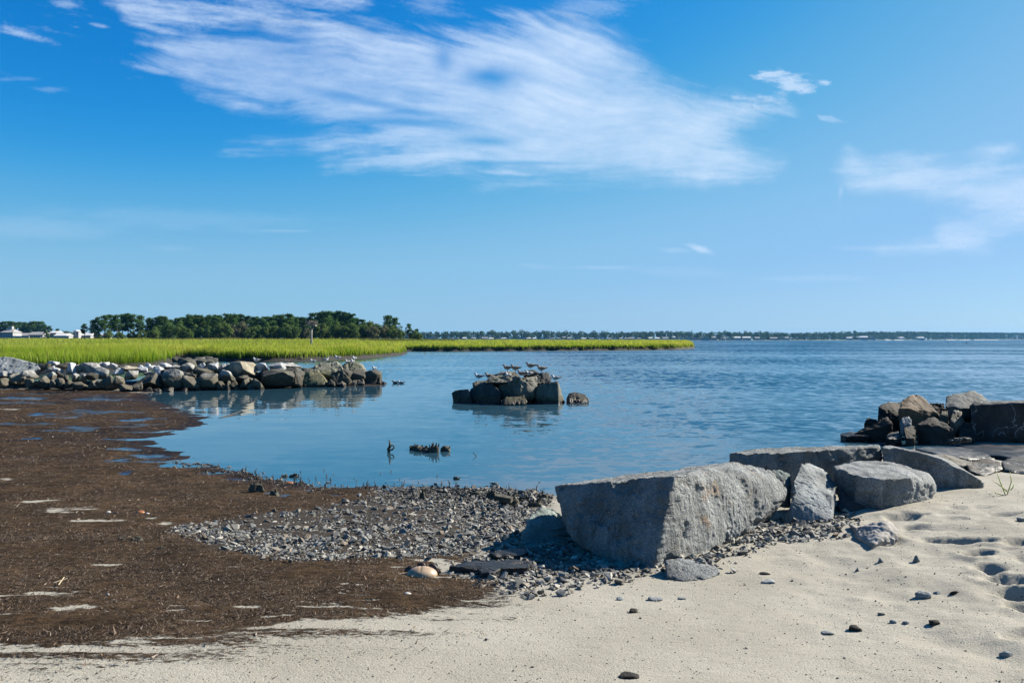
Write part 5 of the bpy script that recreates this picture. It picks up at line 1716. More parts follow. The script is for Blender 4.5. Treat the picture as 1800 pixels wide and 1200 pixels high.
def build_gravel():
    rs = np.random.RandomState(41)
    XY = scatter_poly(GRAVEL, 21000, rs, 0.16, 51)
    S = np.minimum(rs.lognormal(math.log(0.0200), 0.38, len(XY)), 0.05)
    shore_d = terrain_base(XY[:, 0], XY[:, 1])[1]
    px = 900 + XY[:, 0] / XY[:, 1] * F
    # thinner to the back left, where the weed shows between the stones
    keep = rs.rand(len(XY)) < np.where((XY[:, 1] > 8.9) & (px < 830), 0.45, 1.0)
    XY, S, shore_d = XY[keep], S[keep], shore_d[keep]
    dark = 0.55 + 0.50 * sstep(shore_d, 0.6, 2.6)
    big = np.argsort(-S)[:230]
    spots = [(XY[i, 0], XY[i, 1], S[i] * 1.25) for i in big]
    rest = np.ones(len(XY), bool)
    rest[big] = False
    gravel_stuff('gravel', XY[rest], S[rest], rs, 'bar of grey angular pebbles between the brown wrack and the water', dark=dark[rest])
    single_stones('pebble', spots, rs, 'one of the larger grey pebbles lying in the pebble bar', 'larger pebbles of the pebble bar', 'pebble', 0.4, 0.9)
    for nm, poly, n, sz, lab in (('gravel', GRAVEL_B, 1500, 0.022, 'scatter of grey pebbles in front of the largest boulder'), ('gravel', GRAVEL_C, 900, 0.025, 'scatter of pebbles at the foot of the boulders on the right')):
        XY = scatter_poly(poly, n, rs, 0.22, 53)
        S = np.minimum(rs.lognormal(math.log(sz), 0.45, n), 0.055)
        big = np.argsort(-S)[:26]
        rest = np.ones(n, bool)
        rest[big] = False
        gravel_stuff(nm, XY[rest], S[rest], rs, lab, 0.3, 1.1)
        w = 'in front of the largest boulder' if poly is GRAVEL_B else 'at the foot of the faceted rock'
        single_stones('stone', [(XY[i, 0], XY[i, 1], S[i] * 1.15) for i in big], rs, 'fist-sized grey stone among the pebbles ' + w, 'stones among the pebbles ' + w, 'stone', 0.35)
    # stones and shell awash along the water edge
    pl = resample([w0(*p) for p in SHORE_PX[9:20]], 0.03, False)
    q = pl[rs.randint(0, len(pl), 1500)]
    q = q + np.stack([rs.normal(size=1500) * 0.15, rs.normal(size=1500) * 0.28 + 0.05], 1)
    S = np.minimum(rs.lognormal(math.log(0.018), 0.5, 1500), 0.05)
    gravel_stuff('edge_gravel', q, S, rs, 'dark stones and shell bits along the ragged water edge', 0.3, 0.5)
    # specks of grit and shell over the open sand
    n = 8000
    Y = 3.6 + 6.5 * rs.rand(n) ** 0.8
    X = (-0.66 + 1.35 * rs.rand(n)) * Y
    ok = sdist(X, Y, WRACK) < -0.15
    XY = np.stack([X, Y], 1)[ok]
    gravel_stuff('grit', XY, rs.lognormal(math.log(0.0042), 0.45, len(XY)), rs, 'dark grit and broken shell scattered over the pale sand', 0.3, 0.55)
    # dark shards behind the water edge
    named = [(1622, 1046, 26, 'dark stone, largest of the group of three on the sand at right'), (1648, 1041, 12, 'small stone beside the largest of the group of three on the sand'),
             (1677, 1041, 15, 'brownish stone at the right of the group of three on the sand'), (1612, 986, 15, 'upright triangular stone casting a pointed shadow on the sand'),
             (1105, 1184, 34, 'flat dark stone at the bottom edge of the picture'), (1113, 1074, 16, 'single dark stone on the sand below the small angular rock'),
             (1152, 1050, 24, 'flat grey stone on the sand left of centre below the boulder'), (1200, 1050, 14, 'small grey stone right of the flat grey one on the sand'),
             (1770, 1147, 22, 'dark oblong stone near the lower right corner'), (1503, 1103, 22, 'crumbly dark lump on the sand at lower right'), (1456, 1108, 20, 'pale grey flat lump left of the crumbly dark one'),
             (1570, 1093, 12, 'small dark stone in the row at lower right, leftmost'), (1594, 1094, 12, 'small dark twig-like stone in the row at lower right'), (1643, 1095, 18, 'ragged dark lump in the row at lower right'),
             (1550, 1077, 11, 'small dark stone above the row at lower right'), (1345, 1006, 18, 'thin dark flake on the sand below the pebbles'), (1350, 1019, 24, 'flat dark flake just below the thin one'),
             (1796, 911, 16, 'dark stone at the right edge beside a footprint'), (1548, 989, 10, 'little stone left of the upright triangular stone'), (1508, 1002, 9, 'tiny stone left of the triangular stone'),
             (1090, 1052, 12, 'small dark stone below the pebble scatter'), (497, 1108, 0, '')]
    for px, py, wpx, lab in named:
        if not wpx: continue
        g = gp(px, py + wpx * 0.15)
        s = wpx / F * g[1] * 0.55
        V, Fc = random_rock(3, 940 + px, 0.4, 30)
        flat = 0.9 if 'triangular' in lab else (0.22 if 'flat' in lab or 'flake' in lab else 0.5)
        if 'triangular' in lab:
            V[:, 0] = V[:, 0] * (1.1 - V[:, 2]) * 0.55
        V = roughen(V, Fc, 0.06, 2.0, px, 0.1)
        V = V * np.array([s, s * 0.7, s * flat]) + np.array([g[0], g[1], g[2] + s * flat * 0.55])
        rock_obj('stone', V, Fc, M_PILE if px % 2 else M_SLATE, lab, 'stone')


build_gravel()


def build_litter():
    """shreds of dry weed lying over the wrack: uncountable"""
    rs = np.random.RandomState(43)
    Vs, Cs = [], []
    for n, y0, y1, L in ((75000, 4.2, 8.5, 0.014), (60000, 8.2, 14.5, 0.019), (40000, 14, 34, 0.036)):
        Y = y0 + (y1 - y0) * rs.rand(n)
        X = (-0.68 + 0.72 * rs.rand(n)) * Y
        Z, d = terrain(X, Y)
        wr, gv, wet, pud, jet = ground_masks(X, Y, d)
        ok = (rs.rand(n) < wr * 1.05 + 0.015) & (pud < 0.45) & (d > 0.05) & (gv < 0.5)
        X, Y, Z = X[ok], Y[ok], Z[ok]
        k = len(X)
        a = rs.rand(k) * 3.1416
        l = L * rs.lognormal(0, 0.5, k)
        w = l * rs.uniform(0.10, 0.28, k)
        lift = rs.rand(k) * l * 0.9
        dx, dy = np.cos(a) * l * 0.5, np.sin(a) * l * 0.5
        nx, ny = -np.sin(a) * w * 0.5, np.cos(a) * w * 0.5
        z0 = Z + 0.012 + 0.006 * rs.rand(k)
        zz = z0 + lift * 0.6
        V = np.stack([np.stack([X - dx - nx, Y - dy - ny, z0], 1), np.stack([X - dx + nx, Y - dy + ny, z0 + w * 0.4], 1), np.stack([X + dx, Y + dy, zz], 1)], 1)
        c = np.array([[0.050, 0.033, 0.020]]) * rs.lognormal(0, 0.5, (k, 1)) * np.array([1, 1, 1])
        pale = rs.rand(k) < 0.035
        c[pale] = np.array([0.26, 0.22, 0.17]) * rs.uniform(0.5, 1.1, (pale.sum(), 1))
        Vs.append(V.reshape(-1, 3)); Cs.append(np.repeat(c, 3, 0))
    V = np.concatenate(Vs)
    m, t, b = material('dry_weed')
    t.put(b.inputs['Base Color'], t.add('ShaderNodeAttribute', attribute_name='Col').outputs['Color'])
    b.inputs['Roughness'].default_value = 0.75
    o = obj('wrack_litter', mesh_np('wrack_litter', V, np.arange(len(V)).reshape(-1, 3), False, {'Col': np.concatenate(Cs)}), m)
    tag(o, 'shreds of brown dried weed covering the wrack band', 'seaweed', kind='stuff')


build_litter()

# ------------------------------------------------------------------ stubble, peat clumps, driftwood
M_STALK = simple_mat('dead_stalk', (0.035, 0.028, 0.02), 0.8, 0.4, 30)
M_PEATC = simple_mat('peat_clump', (0.055, 0.05, 0.035), 0.9, 0.5, 14, bump=0.8)


def build_stubble():
    rs = np.random.RandomState(51)
    protos = []
    for k in range(5):
        mb = MB()
        bx, by = rs.normal(size=2) * 0.03
        h = 1.0
        mb.tube([(0, 0, -0.3), (bx * 0.5, by * 0.5, 0.5), (bx * 3, by * 3, h)], [0.10, 0.085, 0.03], 5)
        if k in (1, 3):
            mb.tube([(bx * 0.5, by * 0.5, 0.4), (0.18 * (-1) ** k, 0.05, 0.8)], [0.06, 0.02], 4)
        protos.append(mb.mesh('stalk', True))
    spots = []
    for px, py in ((520, 828), (527, 829), (533, 827), (553, 826), (560, 825), (573, 827), (593, 824), (598, 826), (615, 826), (608, 835), (612, 832), (620, 841), (637, 838), (650, 836), (654, 837), (661, 835), (665, 834),
                   (668, 833), (576, 840), (583, 843), (585, 836), (563, 846), (566, 842), (683, 830), (695, 832), (766, 838), (938, 834), (967, 836), (938, 848), (984, 836), (700, 850), (710, 848),
                   (448, 842), (452, 838), (456, 845), (460, 850), (440, 848), (444, 852), (470, 852), (478, 850), (490, 853), (503, 849), (516, 850), (530, 855), (541, 857), (548, 853), (556, 858), (570, 858), (590, 858),
                   (600, 861), (610, 858), (625, 862), (640, 860), (655, 863), (382, 822), (425, 838), (433, 832), (720, 853), (735, 856), (752, 852), (780, 856), (800, 855)):
        spots.append((px, py))
    for _ in range(80):
        px = 420 + 545 * rs.rand()
        spots.append((px, float(np.interp(px, [420, 500, 640, 960], [838, 852, 858, 866])) + rs.normal() * 7 - 3))
    for i, (px, py) in enumerate(spots):
        g = gp(px, py)
        h = rs.uniform(5, 16) / F * g[1]
        o = obj('stubble_stalk', protos[rs.randint(5)], M_STALK)
        o.location = (g[0], g[1], min(g[2], 0.0) if py < 850 else g[2] - 0.01)
        o.scale = (h * 0.8, h * 0.8, h)
        o.rotation_euler = (rs.normal() * 0.3, rs.normal() * 0.3, rs.uniform(0, 6.28))
        w = 'standing in the shallow water' if py < 848 else 'at the muddy water edge'
        tag(o, 'short dark dead marsh stalk ' + w, 'stalk', 'dead stalks ' + w)

    # peat clumps with ragged tops
    def clump(px, py, wpx, hpx, lab, seed, nam='peat_clump'):
        g = gp(px, py)
        s = wpx / F * g[1] / 2
        h = hpx / F * g[1]
        r2 = np.random.RandomState(seed)
        e = empty(nam, (g[0], g[1], 0 if g[2] < 0.01 else g[2]))
        V, Fc = random_rock(3, seed, 0.5, 14)
        V = V * np.array([s, s * 0.6, h * 0.42]) + np.array([0, 0, h * 0.12])
        V = roughen(V, Fc, 0.16 * h, 14, seed)
        obj('root_mass', mesh_np('root_mass', V, Fc), M_PEATC, e)
        mb = MB()
        for k in range(max(5, int(wpx / 3))):
            x, y = r2.uniform(-0.85, 0.85) * s, r2.uniform(-0.4, 0.4) * s
            hh = h * r2.uniform(0.55, 1.0) * (1 - 0.4 * abs(x / s))
            rr = s * r2.uniform(0.07, 0.16) + 0.006
            mb.tube([(x, y, -0.02), (x + r2.normal() * .008, y, hh * 0.6), (x + r2.normal() * .02, y + r2.normal() * .01, hh)], [rr, rr * 0.85, rr * 0.4], 5)
        mb.build('stubs', M_PEATC, e, smooth=False)
        tag(e, lab, 'peat clump')

    clump(732, 791, 26, 14, 'left, lowest part of the peat clump standing in the cove', 3)
    clump(748, 793, 34, 11, 'low muddy base joining the peat clump in the cove', 22)
    clump(762, 795, 22, 23, 'tallest middle part of the peat clump standing in the cove', 4)
    clump(783, 793, 17, 18, 'right part of the peat clump standing in the cove', 5)
    clump(742, 876, 10, 26, 'tall peat stump rising from the pebbles at the water edge', 6)
    clump(866, 878, 26, 22, 'broad peat clump at the water edge, right of the pebble bar', 7)
    clump(895, 888, 36, 26, 'dark peat clump with a flat stone beside it near the green-grey rock', 8)
    clump(920, 884, 22, 22, 'peat clump left of the largest boulder', 9)
    clump(940, 892, 30, 20, 'peat clump closest to the largest boulder', 10)
    clump(955, 880, 16, 22, 'narrow peat stump against the left end of the largest boulder', 11)
    clump(835, 872, 18, 14, 'low peat clump at the water edge among the pebbles', 12)
    clump(500, 838, 12, 7, 'small brown lump awash near the muddy shore', 13)
    clump(518, 838, 20, 8, 'flat brown lump awash right of the small one', 14)
    clump(803, 842, 13, 7, 'small pale lump awash in front of the pebble bar', 15)
    clump(870, 851, 10, 5, 'tiny lump at the water edge near the peat clumps', 16)
    clump(452, 866, 26, 28, 'bristly tuft of dead stems on the mud', 17)
    clump(482, 872, 16, 16, 'small bristly tuft beside the puddle on the mud', 18)
    clump(214, 948, 14, 7, 'olive lump lying on the brown wrack', 19)
    clump(240, 950, 24, 7, 'dark lump beside the olive one on the wrack', 20)
    clump(282, 966, 7, 10, 'small upright stub on the wrack left of the pebbles', 21)
    # forked root standing in the water
    g = gp(685, 795)
    k = 1 / F * g[1]
    mb = MB()
    mb.tube([(0, 0, -0.1), (-2 * k, 0, 6 * k), (1 * k, 0, 12 * k), (-1 * k, 0, 23 * k)], [2.2 * k, 3 * k, 2.6 * k, 0.6 * k], 6)
    mb.tube([(-1 * k, 0, 4 * k), (5 * k, 0, 5 * k), (8 * k, 0, 9 * k), (6 * k, 0, 13 * k), (1 * k, 0, 12 * k)], [1.5 * k, 1.6 * k, 1.5 * k, 1.3 * k, 1.2 * k], 5)
    o = mb.build('forked_root', M_PEATC, None, (g[0], g[1], 0), True)
    tag(o, 'dark forked root standing alone in the cove water', 'root')
    g = gp(834, 802)
    k = 1 / F * g[1]
    mb = MB()
    mb.tube([(2 * k, 0, -3 * k), (3 * k, 0, 1 * k), (-3 * k, 0, 7 * k)], [0.9 * k, 0.9 * k, 0.5 * k], 5)
    o = mb.build('bent_twig', M_STALK, None, (g[0], g[1], 0), True)
    tag(o, 'thin bent twig poking out of the cove water', 'twig')
    a, b = gp(384, 735), gp(424, 726)
    mb = MB()
    mb.tube([(0, 0, -0.02), tuple((b - a) * 0.6 + np.array([0, 0, 0.05])), tuple(b - a + np.array([0, 0, 0.12]))], [0.03, 0.025, 0.012], 6)
    o = mb.build('floating_branch', M_STALK, None, (a[0], a[1], 0.0), True)
    tag(o, 'long thin branch slanting out of the calm water by the mud', 'branch')
    g = gp(505, 918)
    mb = MB()
    k = 1 / F * g[1]
    mb.tube([(0, 0, -0.03), (-2 * k, 0, 9 * k), (-5 * k, 0, 18 * k)], [1.3 * k, 1.1 * k, 0.7 * k], 5)
    o = mb.build('stick', M_STALK, None, tuple(g), True)
    tag(o, 'thin dark stick standing at the back edge of the pebble bar', 'stick')
    g = gp(885, 892)
    mb = MB().box(-0.11, 0.11, -0.05, 0.05, 0.03, 0.09)
    o = mb.build('driftwood_block', M_PEATC, None, (g[0], g[1], g[2] + 0.06))
    o.rotation_euler = (0.1, 0.12, -0.3)
    tag(o, 'flat dark driftwood block lying on the peat clump', 'driftwood')
    # half buried driftwood on the right
    M_DRIFT = simple_mat('grey_driftwood', (0.22, 0.205, 0.185), 0.85, 0.45, 9, bump=0.9)
    e_pts = [(1500, 936), (1525, 946), (1548, 940), (1566, 930), (1580, 938), (1578, 955), (1556, 962), (1532, 968), (1512, 958)]
    G = [gp(*p) for p in e_pts]
    c = np.mean(G, 0)
    P = [g + np.array([0, 0, 0.05]) for g in G] + [g + (c - g) * 0.45 + np.array([0, 0, 0.12]) for g in G[2:7]] + [g - np.array([0, 0, 0.08]) for g in G]
    V, Fc = soft_hull(P, 5, 18)
    V = roughen(V, Fc, 0.05, 7, 77, 0.05)
    rock_obj('driftwood', V, Fc, M_DRIFT, 'weathered grey driftwood slab half buried in the sand', 'driftwood')
    mb = MB()
    q = [gp(1496, 930), gp(1515, 942), gp(1538, 948), gp(1546, 955)]
    mb.tube([tuple(p + np.array([0, 0, 0.02])) for p in q], [0.02, 0.03, 0.028, 0.012], 7)
    o = mb.build('driftwood_strip', M_DRIFT, None, None, True)
    tag(o, 'thin curved driftwood strip at the left of the buried slab', 'driftwood')
    # dead stems and a green sprig
    M_SPRIG = simple_mat('green_sprig', (0.34, 0.40, 0.08), 0.6, 0.25, 20)
    g = gp(1768, 868)
    k = 1 / F * g[1]
    e = empty('beach_grass', tuple(g))
    for pts in ([(0, 0, -1), (-4, 0, 12), (-9, 0, 26), (-15, 0, 46)], [(2, 0, -1), (8, 0, 14), (12, 0, 24), (10, 0, 42)], [(-1, 0, -1), (-10, 0, 2), (-16, 0, 3), (-17, 0, 9)], [(4, 0, 6), (-8, 0, 16), (-22, 0, 26)], [(9, 0, 9), (14, 0, 14), (17, 0, 21)]):
        MB().tube([(a * k, (i * 0.01), c_ * k) for i, (a, b_, c_) in enumerate(pts)], [0.9 * k] * (len(pts) - 1) + [0.25 * k], 5).build('blade', M_SPRIG, e, smooth=True)
    tag(e, 'sparse green grass sprig growing from the sand at the right', 'grass sprig')


build_stubble()


# ------------------------------------------------------------------ horseshoe crab and shells
def build_shells():
    M_SHELL = simple_mat('tan_carapace', (0.30, 0.21, 0.13), 0.4, 0.25, 9, c2=(0.40, 0.30, 0.20))
    M_RIM = simple_mat('dark_carapace', (0.035, 0.02, 0.013), 0.45, 0.4, 14)
    g = gp(742, 1012)
    k = 1 / F * g[1]
    e = empty('horseshoe_crab', (g[0], g[1], g[2] + 0.005))
    # front: smooth horseshoe dome
    V, Fc = ico(5)
    V = V.copy()
    V = V[:, :] * np.array([27, 20, 15]) * k
    notch = np.exp(-((V[:, 0] + 2 * k) / (1.2 * k)) ** 2) * sstep(V[:, 2], 8 * k, 13 * k) * 1.6 * k
    V[:, 2] -= notch
    V[:, 2] = np.maximum(V[:, 2], -3 * k)
    obj('shell', mesh_np('shell', V, Fc), M_SHELL, e)
    # broken dark hind part: curled plates with spines
    for j, (x, y, w, h, a) in enumerate(((-21, 10, 15, 10, 0.5), (-5, 14, 16, 15, 0.0), (13, 13, 17, 13, -0.35), (26, 8, 9, 6, -0.8))):
        V, Fc = ico(3)
        V = V * np.array([w * 0.8, 2.2, h * 0.95]) * k
        V[:, 1] += (V[:, 2] / (h * k)) ** 2 * 5 * k
        V = roughen(V, Fc, 2.6 * k, 1 / (7 * k), 60 + j)
        V = V + np.array([x, y, 3]) * k
        obj('plate', mesh_np('plate', V, Fc), M_RIM, e)
    for x, h in ((-12, 19), (9, 23)):
        MB().tube([(x * k, 12 * k, 8 * k), ((x - 1) * k, 11 * k, h * k)], [1.4 * k, 0.5 * k], 5).build('spine', M_SHELL, e)
    MB().tube([(-24 * k, 4 * k, 2 * k), (-40 * k, 6 * k, 0), (-62 * k, 4 * k, -1 * k)], [2.4 * k, 1.6 * k, 0.5 * k], 6).build('tail_ridge', M_SHELL, e, smooth=True)
    tag(e, 'overturned tan horseshoe crab shell with dark broken rear at the edge of the wrack', 'crab shell')
    M_OR = simple_mat('orange_shell', (0.24, 0.09, 0.03), 0.4, 0.3, 12)
    M_WH = simple_mat('white_shell', (0.38, 0.36, 0.33), 0.6, 0.15, 12)
    for px, py, w, h, mat, lab in ((246, 903, 16, 6, M_OR, 'small orange crab shell lying on the wrack'), (259, 905, 7, 3, M_WH, 'tiny white shell right of the orange crab shell'),
                                   (190, 902, 9, 4, M_WH, 'small shell fragment left of the orange crab shell'), (203, 903, 11, 3, M_RIM, 'dark shell fragment between shell bits on the wrack'),
                                   (716, 1049, 14, 7, M_WH, 'white bone-like shell on the wrack below the horseshoe crab'), (189, 1048, 6, 4, M_WH, 'small white shell on the wrack at lower left'),
                                   (508, 851, 16, 5, M_OR, 'rusty shell on the mud among the stubs')):
        g = gp(px, py)
        k = 1 / F * g[1]
        V, Fc = ico(3)
        V = V * np.array([w / 2, w / 2.6, h * 0.7]) * k
        V[:, 2] = np.where(V[:, 2] < 0, V[:, 2] * 0.2, V[:, 2])
        V = roughen(V, Fc, 0.5 * k, 0.4 / k, px)
        o = obj('shell', mesh_np('shell', V, Fc), mat, None, (g[0], g[1], g[2] + 0.012))
        tag(o, lab, 'shell')
    # driftwood straws on the wrack
    M_STRAW = simple_mat('pale_straw', (0.42, 0.34, 0.22), 0.8, 0.2, 10)
    for i, (pa, pb, lab) in enumerate((((95, 1030), (118, 1026), 'pale straw lying left on the wrack near the sand patch'), ((102, 1034), (112, 1024), 'short pale straw crossing the longer one on the wrack'))):
        a, b = gp(*pa), gp(*pb)
        MBs = MB().tube([tuple(a + np.array([0, 0, .025])), tuple(b + np.array([0, 0, .045]))], 0.004, 5)
        tag(MBs.build('straw', M_STRAW), lab, 'straw')


build_shells()


# ------------------------------------------------------------------ gulls
def gull_meshes():
    st = [  # along the body: x, z, half width, half height
        (-0.215, 0.175, 0.018, 0.004), (-0.17, 0.172, 0.03, 0.009), (-0.12, 0.165, 0.038, 0.024), (-0.07, 0.155, 0.052, 0.046), (-0.01, 0.148, 0.064, 0.062), (0.05, 0.155, 0.064, 0.066),
        (0.085, 0.178, 0.050, 0.056), (0.105, 0.208, 0.036, 0.040), (0.116, 0.236, 0.033, 0.033), (0.130, 0.256, 0.033, 0.031), (0.150, 0.258, 0.026, 0.024), (0.166, 0.252, 0.013, 0.012)]
    n = 14
    V, Fc, T = [], [], []
    for i, (x, z, w, h) in enumerate(st):
        a, b = st[max(i - 1, 0)], st[min(i + 1, len(st) - 1)]
        tx, tz = b[0] - a[0], b[1] - a[1]
        L = math.hypot(tx, tz)
        tx, tz = tx / L, tz / L
        for k in range(n):
            an = 2 * math.pi * k / n
            V.append((x - tz * math.sin(an) * h, math.cos(an) * w, z + tx * math.sin(an) * h))
            T.append((i / (len(st) - 1), math.sin(an)))
    for i in range(len(st) - 1):
        for k in range(n):
            k2 = (k + 1) % n
            Fc.append((i * n + k, i * n + k2, (i + 1) * n + k2, (i + 1) * n + k))
    V.append((st[0][0] - 0.004, 0, st[0][1])); T.append((0, 0))
    V.append((st[-1][0] + 0.004, 0, st[-1][1])); T.append((1, 0))
    e0, e1 = len(V) - 2, len(V) - 1
    tri = [(e0, (k + 1) % n, k) for k in range(n)] + [(e1, (len(st) - 1) * n + k, (len(st) - 1) * n + (k + 1) % n) for k in range(n)]
    return np.array(V), np.array(Fc), np.array(tri), np.array(T)


def build_gulls():
    V, Fq, Ft, T = gull_meshes()
    m, t, b = material('plumage')
    c = t.add('ShaderNodeAttribute', attribute_name='Col').outputs['Color']
    tc = t.add('ShaderNodeTexCoord').outputs['Object']
    t.put(b.inputs['Base Color'], t.mul(c, t.mix(t.noise(tc, 60, 3), (0.75, 0.75, 0.75), (1.15, 1.15, 1.15))))
    b.inputs['Roughness'].default_value = 0.8
    M_BEAK = simple_mat('beak_horn', (0.05, 0.035, 0.03), 0.5)
    M_LEG = simple_mat('leg_skin', (0.09, 0.05, 0.045), 0.6)
    kinds = {}
    for kind in ('brown', 'grey', 'dark'):
        s_, up = T[:, 0], T[:, 1]
        if kind == 'brown':
            col = np.where(up[:, None] > -0.2, [[0.20, 0.135, 0.095]], [[0.42, 0.38, 0.34]]) * np.ones((len(T), 1))
            col[s_ < 0.12] = (0.025, 0.02, 0.02)
            col[(s_ >= 0.12) & (s_ < 0.25)] = (0.5, 0.48, 0.45)
            col[s_ > 0.76] = (0.13, 0.10, 0.085)
            wing, tip = np.array([0.23, 0.16, 0.115]), np.array([0.03, 0.025, 0.025])
        elif kind == 'grey':
            col = np.ones((len(T), 3)) * np.array([0.55, 0.55, 0.54])
            col[(s_ > 0.74) & (up > 0.1) & (s_ < 0.93)] = (0.28, 0.28, 0.29)
            wing, tip = np.array([0.20, 0.215, 0.235]), np.array([0.03, 0.03, 0.035])
        else:
            col = np.ones((len(T), 3)) * np.array([0.075, 0.075, 0.085])
            wing, tip = np.array([0.06, 0.06, 0.07]), np.array([0.03, 0.03, 0.035])
        body = mesh_np('body', V, [Fq, Ft], True, {'Col': col})
        wings = []
        for sgn in (1, -1):
            ws = [(0.075, 0.048, 0.185, 0.012), (0.04, 0.066, 0.182, 0.040), (-0.02, 0.070, 0.172, 0.050), (-0.09, 0.056, 0.172, 0.038), (-0.16, 0.036, 0.176, 0.022), (-0.235, 0.016, 0.182, 0.005)]
            WV, WF, WC = [], [], []
            for i, (x, y, z, h) in enumerate(ws):
                for k in range(8):
                    an = 2 * math.pi * k / 8
                    WV.append((x, sgn * (y + math.cos(an) * 0.010), z + math.sin(an) * h))
                    WC.append(tip if i >= 4 else wing)
            for i in range(len(ws) - 1):
                for k in range(8):
                    k2 = (k + 1) % 8
                    WF.append((i * 8 + k, i * 8 + k2, (i + 1) * 8 + k2, (i + 1) * 8 + k))
            wings.append(mesh_np('wing', np.array(WV), np.array(WF), True, {'Col': np.array(WC)}))
        kinds[kind] = (body, wings)
    beak = MB().tube([(0.160, 0, 0.252), (0.185, 0, 0.249), (0.208, 0, 0.240)], [0.009, 0.0075, 0.002], 6).mesh('beak', True)
    legs = []
    for sgn in (1, -1):
        mb = MB().tube([(0.005, sgn * 0.022, 0.10), (0.0, sgn * 0.022, 0.055), (0.008, sgn * 0.022, 0.006)], [0.008, 0.0045, 0.004], 5)
        mb.add([(0.0, sgn * 0.022, 0.008), (0.045, sgn * 0.022 - 0.018, 0.002), (0.05, sgn * 0.022, 0.002), (0.045, sgn * 0.022 + 0.018, 0.002), (-0.012, sgn * 0.022, 0.002)],
               [(0, 1, 2), (0, 2, 3), (0, 3, 4), (0, 4, 1)])
        legs.append(mb.mesh('leg', True))

    def gull(px, py, Y, kind, face, label, pose='stand', s=1.0, yaw=0.0):
        """(px, py): where its feet (or belly) rest"""
        p = at(px, py, Y)
        e = empty('gull' if kind != 'dark' else 'duck', tuple(p), (math.pi if face == 'L' else 0) + yaw)
        body, wings = kinds[kind]
        dz = {'stand': 0.0, 'sit': -0.085, 'swim': -0.115}[pose]
        obj('body', body, m, e, (0, 0, dz))
        for w in wings: obj('wing', w, m, e, (0, 0, dz))
        obj('beak', beak, M_BEAK, e, (0, 0, dz))
        if pose == 'stand':
            for l in legs: obj('leg', l, M_LEG, e)
        e.scale = (s, s, s)
        tag(e, label, 'gull' if kind != 'dark' else 'duck')

    I = ISLE_Y
    gull(892, 654, I + 0.75, 'brown', 'L', 'brown gull standing leftmost of the four on the islet crest', yaw=0.15)
    gull(906, 655, I + 0.7, 'brown', 'L', 'brown gull second from left on the islet crest', yaw=-0.3, s=1.05)
    gull(933, 650.5, I + 0.95, 'brown', 'L', 'brown gull third from left, highest on the islet crest', s=1.05)
    gull(952, 655.5, I + 0.8, 'brown', 'L', 'brown gull rightmost of the four on the islet crest', yaw=0.2, s=1.05)
    gull(917, 660, I + 0.4, 'brown', 'L', 'brown gull crouching below the four on the islet', 'sit', yaw=-0.5)
    gull(893, 662.5, I + 0.35, 'grey', 'L', 'white gull sitting on the pale top slab of the islet', 'sit', yaw=0.9)
    gull(930, 659.5, I + 0.45, 'grey', 'L', 'white-headed gull tucked between the crest rocks of the islet', 'sit', yaw=0.6)
    gull(977, 668, I - 0.05, 'grey', 'L', 'grey gull sitting on the upright block of the islet', 'sit', yaw=0.3)
    gull(842, 669, I + 0.55, 'grey', 'L', 'grey gull standing on the left ledge of the islet')
    gull(860, 664, I + 0.9, 'brown', 'L', 'gull half hidden behind the pale slab of the islet', 'sit', yaw=0.4)
    J = lambda px, d=0.6: px_jetty(px) + d
    gull(451, 638.5, J(451, 0.3), 'grey', 'L', 'white and grey gull beside the square boulder on the jetty', yaw=0.5)
    gull(506, 638.5, J(506, 0.7), 'brown', 'L', 'brown gull crouching behind the long dark slab on the jetty', 'sit')
    gull(551, 640.5, J(551, 0.6), 'grey', 'L', 'grey gull at the left foot of the dome-shaped boulder', yaw=0.5)
    gull(572, 634.5, J(572, 1.0), 'grey', 'R', 'gull with raised tail on the left of the dome-shaped boulder', 'sit', yaw=0.4)
    gull(594, 634, J(594, 0.9), 'grey', 'L', 'white gull standing on top of the dome-shaped boulder', yaw=0.6)
    gull(611, 638, J(611, 0.8), 'grey', 'L', 'dark-winged gull between the two rounded boulders', 'sit', yaw=1.0)
    gull(623, 635, J(623, 1.1), 'grey', 'L', 'highest gull on the rounded boulder near the jetty end', yaw=1.2)
    gull(620, 637.5, J(620, 0.7), 'grey', 'L', 'white gull in front of the highest gull near the jetty end', 'sit', yaw=1.3)
    gull(658, 652.5, J(658, 0.5), 'grey', 'L', 'white gull on the last rock of the jetty', yaw=1.2)
    gull(695, 674, 3080 / (674 - HY), 'dark', 'L', 'dark duck swimming beyond the end of the jetty', 'swim')
    gull(705, 674, 3080 / (674 - HY), 'grey', 'L', 'white gull swimming just right of the dark duck', 'swim', s=1.05)


build_gulls()


